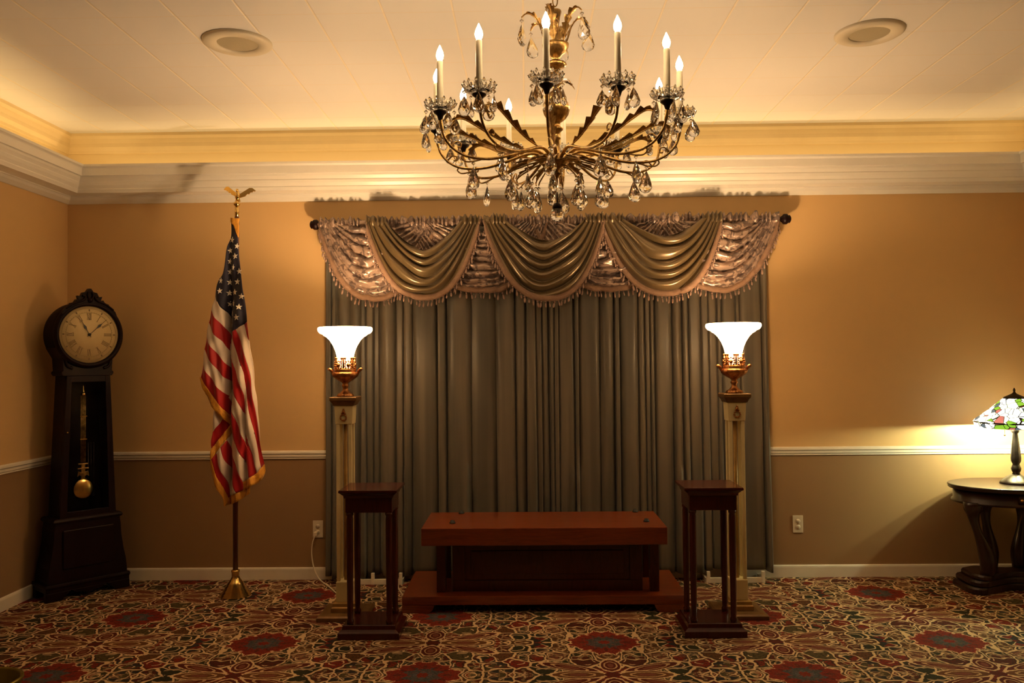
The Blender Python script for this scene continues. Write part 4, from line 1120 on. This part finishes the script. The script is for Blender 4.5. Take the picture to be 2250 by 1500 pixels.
# central column
col_prof = [(0.001, 2.150), (0.004, 2.16), (0.004, 2.19), (0.012, 2.20), (0.022, 2.206), (0.010, 2.214), (0.012, 2.225), (0.030, 2.236), (0.046, 2.246), (0.048, 2.256), (0.036, 2.262), (0.020, 2.270), (0.013, 2.285), (0.012, 2.31), (0.010, 2.335), (0.016, 2.340), (0.014, 2.347),
            (0.010, 2.352), (0.012, 2.362), (0.024, 2.372), (0.026, 2.379), (0.016, 2.385), (0.012, 2.392), (0.016, 2.400), (0.024, 2.406), (0.034, 2.414), (0.044, 2.430), (0.049, 2.448), (0.051, 2.460), (0.047, 2.466), (0.047, 2.472), (0.040, 2.482), (0.040, 2.495), (0.030, 2.512), (0.014, 2.522),
            (0.011, 2.535), (0.022, 2.545), (0.024, 2.553), (0.010, 2.562), (0.009, 2.575), (0.014, 2.592), (0.018, 2.604), (0.034, 2.612), (0.041, 2.622), (0.038, 2.627), (0.014, 2.631), (0.013, 2.642), (0.018, 2.648), (0.022, 2.654), (0.038, 2.668), (0.050, 2.690), (0.051, 2.698), (0.044, 2.702), (0.012, 2.706), (0.008, 2.76),
            (0.012, 2.762), (0.018, 2.80), (0.024, 2.822), (0.022, 2.828), (0.004, 2.832)]
bm = BM(); lathe(bm, col_prof, seg=40, mod=lambda a, r, z: 1 + (0.045 * math.cos(16 * a) if (2.41 < z < 2.46 or 2.66 < z < 2.69 or 2.61 < z < 2.63) else 0)); obj('column', bm, 'old_brass', t)
# leaves helper
def leaf(bm, path, width, jag, tang, n=30, up=0.7):
    P = catmull(path, 8); n = len(P) - 1
    L, Cc, Rr = [], [], []
    for i, p in enumerate(P):
        v = i / n
        d = (P[min(i + 1, n)] - P[max(i - 1, 0)]).normalized()
        nn = d.cross(tang).normalized()
        if nn.z < 0: nn = -nn
        w_ = width * (math.sin(PI * min(1, v * 1.02)) ** 0.6) * (1 - 0.35 * v)
        saw = (v * jag) % 1.0
        w_ *= 0.45 + 0.75 * saw
        w_ = max(w_, 0.0015)
        Cc.append(p); L.append(p + tang * w_ + nn * w_ * up); Rr.append(p - tang * w_ + nn * w_ * up)
    grid(bm, [L, Cc, Rr], mi=0, smooth=False)

# crystal drop prototypes
def drop_mesh(name, h, w_, bead=True, flat=0.55):
    bm = BM(); rows = []
    prof = [(0.02, 0.0), (0.30, -0.14), (0.62, -0.34), (0.92, -0.58), (1.0, -0.72), (0.84, -0.88), (0.45, -0.97), (0.03, -1.0)]
    for i, (r, z) in enumerate(prof):
        off = 0.5 * (i % 2)
        rows.append([(w_ * r * math.cos(2 * PI * (k2 + off) / 8), w_ * flat * r * math.sin(2 * PI * (k2 + off) / 8), z * h - (0.022 if bead else 0.004)) for k2 in range(8)])
    vr = grid(bm, rows, True, 0, False); bm.faces.new(vr[0]); bm.faces.new(vr[-1])
    if bead:
        lathe(bm, [(0.0005, -0.017), (0.005, -0.014), (0.0075, -0.010), (0.005, -0.006), (0.0005, -0.003)], seg=8, smooth=False)
    tube(bm, [(0, 0, 0.004), (0, 0, -0.023)], 0.0006, 4, 1)
    bmesh.ops.triangulate(bm, faces=[f for f in bm.faces if f.material_index == 0])
    bmesh.ops.recalc_face_normals(bm, faces=bm.faces[:])
    me = bpy.data.meshes.new(name); bm.to_mesh(me); bm.free(); me.materials.append(M['crystal']); me.materials.append(M['old_brass']); return me
DM_S = drop_mesh('crystal_small', 0.056, 0.0175); DM_M = drop_mesh('crystal_medium', 0.068, 0.0215); DM_L = drop_mesh('crystal_large', 0.084, 0.0255)
rnd = random.Random(4)
def drop(me, x, y, z, parent):
    o = bpy.data.objects.new('crystal_drop', me); col.objects.link(o); o.parent = parent; o.location = (x, y, z)
    o.rotation_euler = (rnd.uniform(-.08, .08), rnd.uniform(-.08, .08), rnd.uniform(0, PI)); return o

# one arm along +x, then copied
AR = 0.459; ZCUP = 2.385
def make_arm():
    arm_bm = BM()
    pts = catmull([(0.030, 0, 2.245), (0.045, 0, 2.268), (0.085, 0, 2.287), (0.13, 0, 2.280), (0.19, 0, 2.260), (0.27, 0, 2.240), (0.35, 0, 2.240), (0.405, 0, 2.260), (0.443, 0, 2.300), (0.456, 0, 2.345), (AR, 0, 2.372)], 7)
    n = len(pts); tube(arm_bm, pts, [0.0075 - 0.0028 * min(1, i / (n * 0.6)) + (0.002 if i > n * 0.85 else 0) for i in range(n)], 10)
    # scroll below
    tube(arm_bm, catmull([(0.30, 0, 2.236), (0.335, 0, 2.225), (0.365, 0, 2.222), (0.38, 0, 2.234), (0.372, 0, 2.246), (0.362, 0, 2.238)], 5), 0.003, 6)
    tube(arm_bm, catmull([(0.42, 0, 2.272), (0.400, 0, 2.290), (0.383, 0, 2.286), (0.384, 0, 2.272), (0.395, 0, 2.272)], 5), 0.003, 6)
    arm = obj('arm', arm_bm, 'old_brass', t)
    b = BM(); leaf(b, [(0.125, 0, 2.287), (0.19, 0, 2.300), (0.26, 0, 2.325), (0.33, 0, 2.358), (0.375, 0, 2.375), (0.408, 0, 2.366), (0.417, 0, 2.343), (0.405, 0, 2.326)], 0.021, 9, Vector((0, 1, 0)), up=0.8)
    tube(b, catmull([(0.125, 0, 2.287), (0.19, 0, 2.300), (0.26, 0, 2.325), (0.33, 0, 2.358), (0.375, 0, 2.375), (0.408, 0, 2.366), (0.417, 0, 2.343), (0.405, 0, 2.326), (0.395, 0, 2.334)], 6), 0.003, 6)
    obj('acanthus_leaf', b, 'old_brass', arm)
    b = BM(); leaf(b, [(0.035, 0, 2.262), (0.075, 0, 2.262), (0.12, 0, 2.245), (0.165, 0, 2.232), (0.185, 0, 2.218)], 0.017, 5, Vector((0, 1, 0)), up=0.5)
    tube(b, catmull([(0.035, 0, 2.255), (0.09, 0, 2.250), (0.13, 0, 2.238), (0.165, 0, 2.226), (0.188, 0, 2.212), (0.186, 0, 2.200)], 5), 0.003, 6); obj('lower_leaf', b, 'old_brass', arm)
    b = BM(); lathe(b, [(0.006, 2.360), (0.009, 2.368), (0.012, 2.378), (0.024, 2.388), (0.025, 2.392), (0.012, 2.394)], (AR, 0, 0), 20); obj('candle_cup', b, 'dark_metal', arm)
    b = BM()
    pr = [(0.012, 2.398), (0.026, 2.396), (0.040, 2.399), (0.050, 2.408), (0.056, 2.422), (0.053, 2.424), (0.046, 2.412), (0.036, 2.404), (0.012, 2.403)]
    lathe(b, pr, (AR, 0, 0), 36, smooth=False, mod=lambda a, r, z: 1 + (0.10 * math.cos(9 * a) if r > 0.04 else 0), cap=False)
    for q in range(12):
        a_ = 2 * PI * q / 12
        for rr, zz, hh in ((0.052, 2.424, 0.010), (0.036, 2.412, 0.013)):
            lathe(b, [(0.0006, -hh * 0.6), (0.0052, -hh * 0.1), (0.0045, hh * 0.4), (0.0006, hh)], (AR + rr * math.cos(a_ + rr * 9), rr * math.sin(a_ + rr * 9), zz), 6, smooth=False)
    obj('bobeche', b, 'crystal', arm)
    b = BM(); lathe(b, [(0.0105, 2.392), (0.0115, 2.395), (0.0110, 2.57), (0.0100, 2.574), (0.004, 2.575)], (AR, 0, 0), 18); cs = obj('candle_sleeve', b, 'ivory', arm)
    b = BM(); lathe(b, [(0.006, 2.574), (0.0115, 2.583), (0.0135, 2.592), (0.0125, 2.602), (0.008, 2.614), (0.004, 2.623), (0.001, 2.630)], (AR, 0, 0), 14); obj('flame_bulb', b, 'bulb', arm)
    return arm
arm0 = make_arm(); index_kids()
for k2 in range(12):
    a = R(-90 - 6 + 30 * k2)
    arm = arm0 if k2 == 0 else copy_tree(arm0, t)
    arm.rotation_euler = (0, 0, a)
    ca, sa = math.cos(a), math.sin(a)
    for q in range(5):
        b = a + R(36 + 72 * q); r_ = 0.052
        drop(DM_S if q % 2 else DM_M, AR * ca + r_ * math.cos(b), AR * sa + r_ * math.sin(b), 2.405, t)
    drop(DM_L, 0.335 * ca, 0.335 * sa, 2.228, t)
    drop(DM_M if k2 % 2 else DM_L, 0.187 * ca, 0.187 * sa, 2.198, t)
for k2 in range(6):
    a = R(15 + 60 * k2); ca, sa = math.cos(a), math.sin(a)
    b = BM(); tube(b, catmull([(0.02, 0, 2.235), (0.05, 0, 2.228), (0.075, 0, 2.205), (0.09, 0, 2.19), (0.096, 0, 2.178)], 5), 0.003, 6)
    o = obj('hub_scroll', b, 'old_brass', t); o.rotation_euler = (0, 0, a)
    drop(DM_L, 0.096 * ca, 0.096 * sa, 2.176, t)
    # crown leaves and their drops
    b = BM(); pth = [(0.038, 0, 2.698), (0.052, 0, 2.735), (0.064, 0, 2.772), (0.085, 0, 2.800), (0.112, 0, 2.806), (0.132, 0, 2.790)]
    leaf(b, pth, 0.024, 6, Vector((0, 1, 0)), up=0.25)
    tube(b, catmull(pth, 5), 0.003, 6)
    o = obj('crown_leaf', b, 'old_brass', t); o.rotation_euler = (0, 0, a)
    drop(DM_L, 0.132 * ca, 0.132 * sa, 2.786, t)
    b = BM(); leaf(b, [(0.012, 0, 2.553), (0.035, 0, 2.558), (0.060, 0, 2.550), (0.075, 0, 2.532)], 0.014, 4, Vector((0, 1, 0)), up=0.1)
    o = obj('collar_leaf', b, 'old_brass', t); o.rotation_euler = (0, 0, a)
# bead stack inside the crown
b = BM(); ball(b, (0, -0.026, 2.800), 0.011, 10, smooth=False); ball(b, (0, -0.024, 2.775), 0.011, 10, smooth=False); obj('crystal_beads', b, 'crystal', t)
b = BM(); tube(b, [(0, 0, 2.155), (0, 0, 2.09)], 0.003, 6); lathe(b, [(0.004, 2.098), (0.013, 2.093), (0.019, 2.082), (0.018, 2.074), (0.002, 2.073)], seg=20); obj('finial_cap', b, 'dark_metal', t)
b = BM(); ball(b, (0, 0, 2.053), 0.027, 16, smooth=False); obj('crystal_ball', b, 'crystal', t)
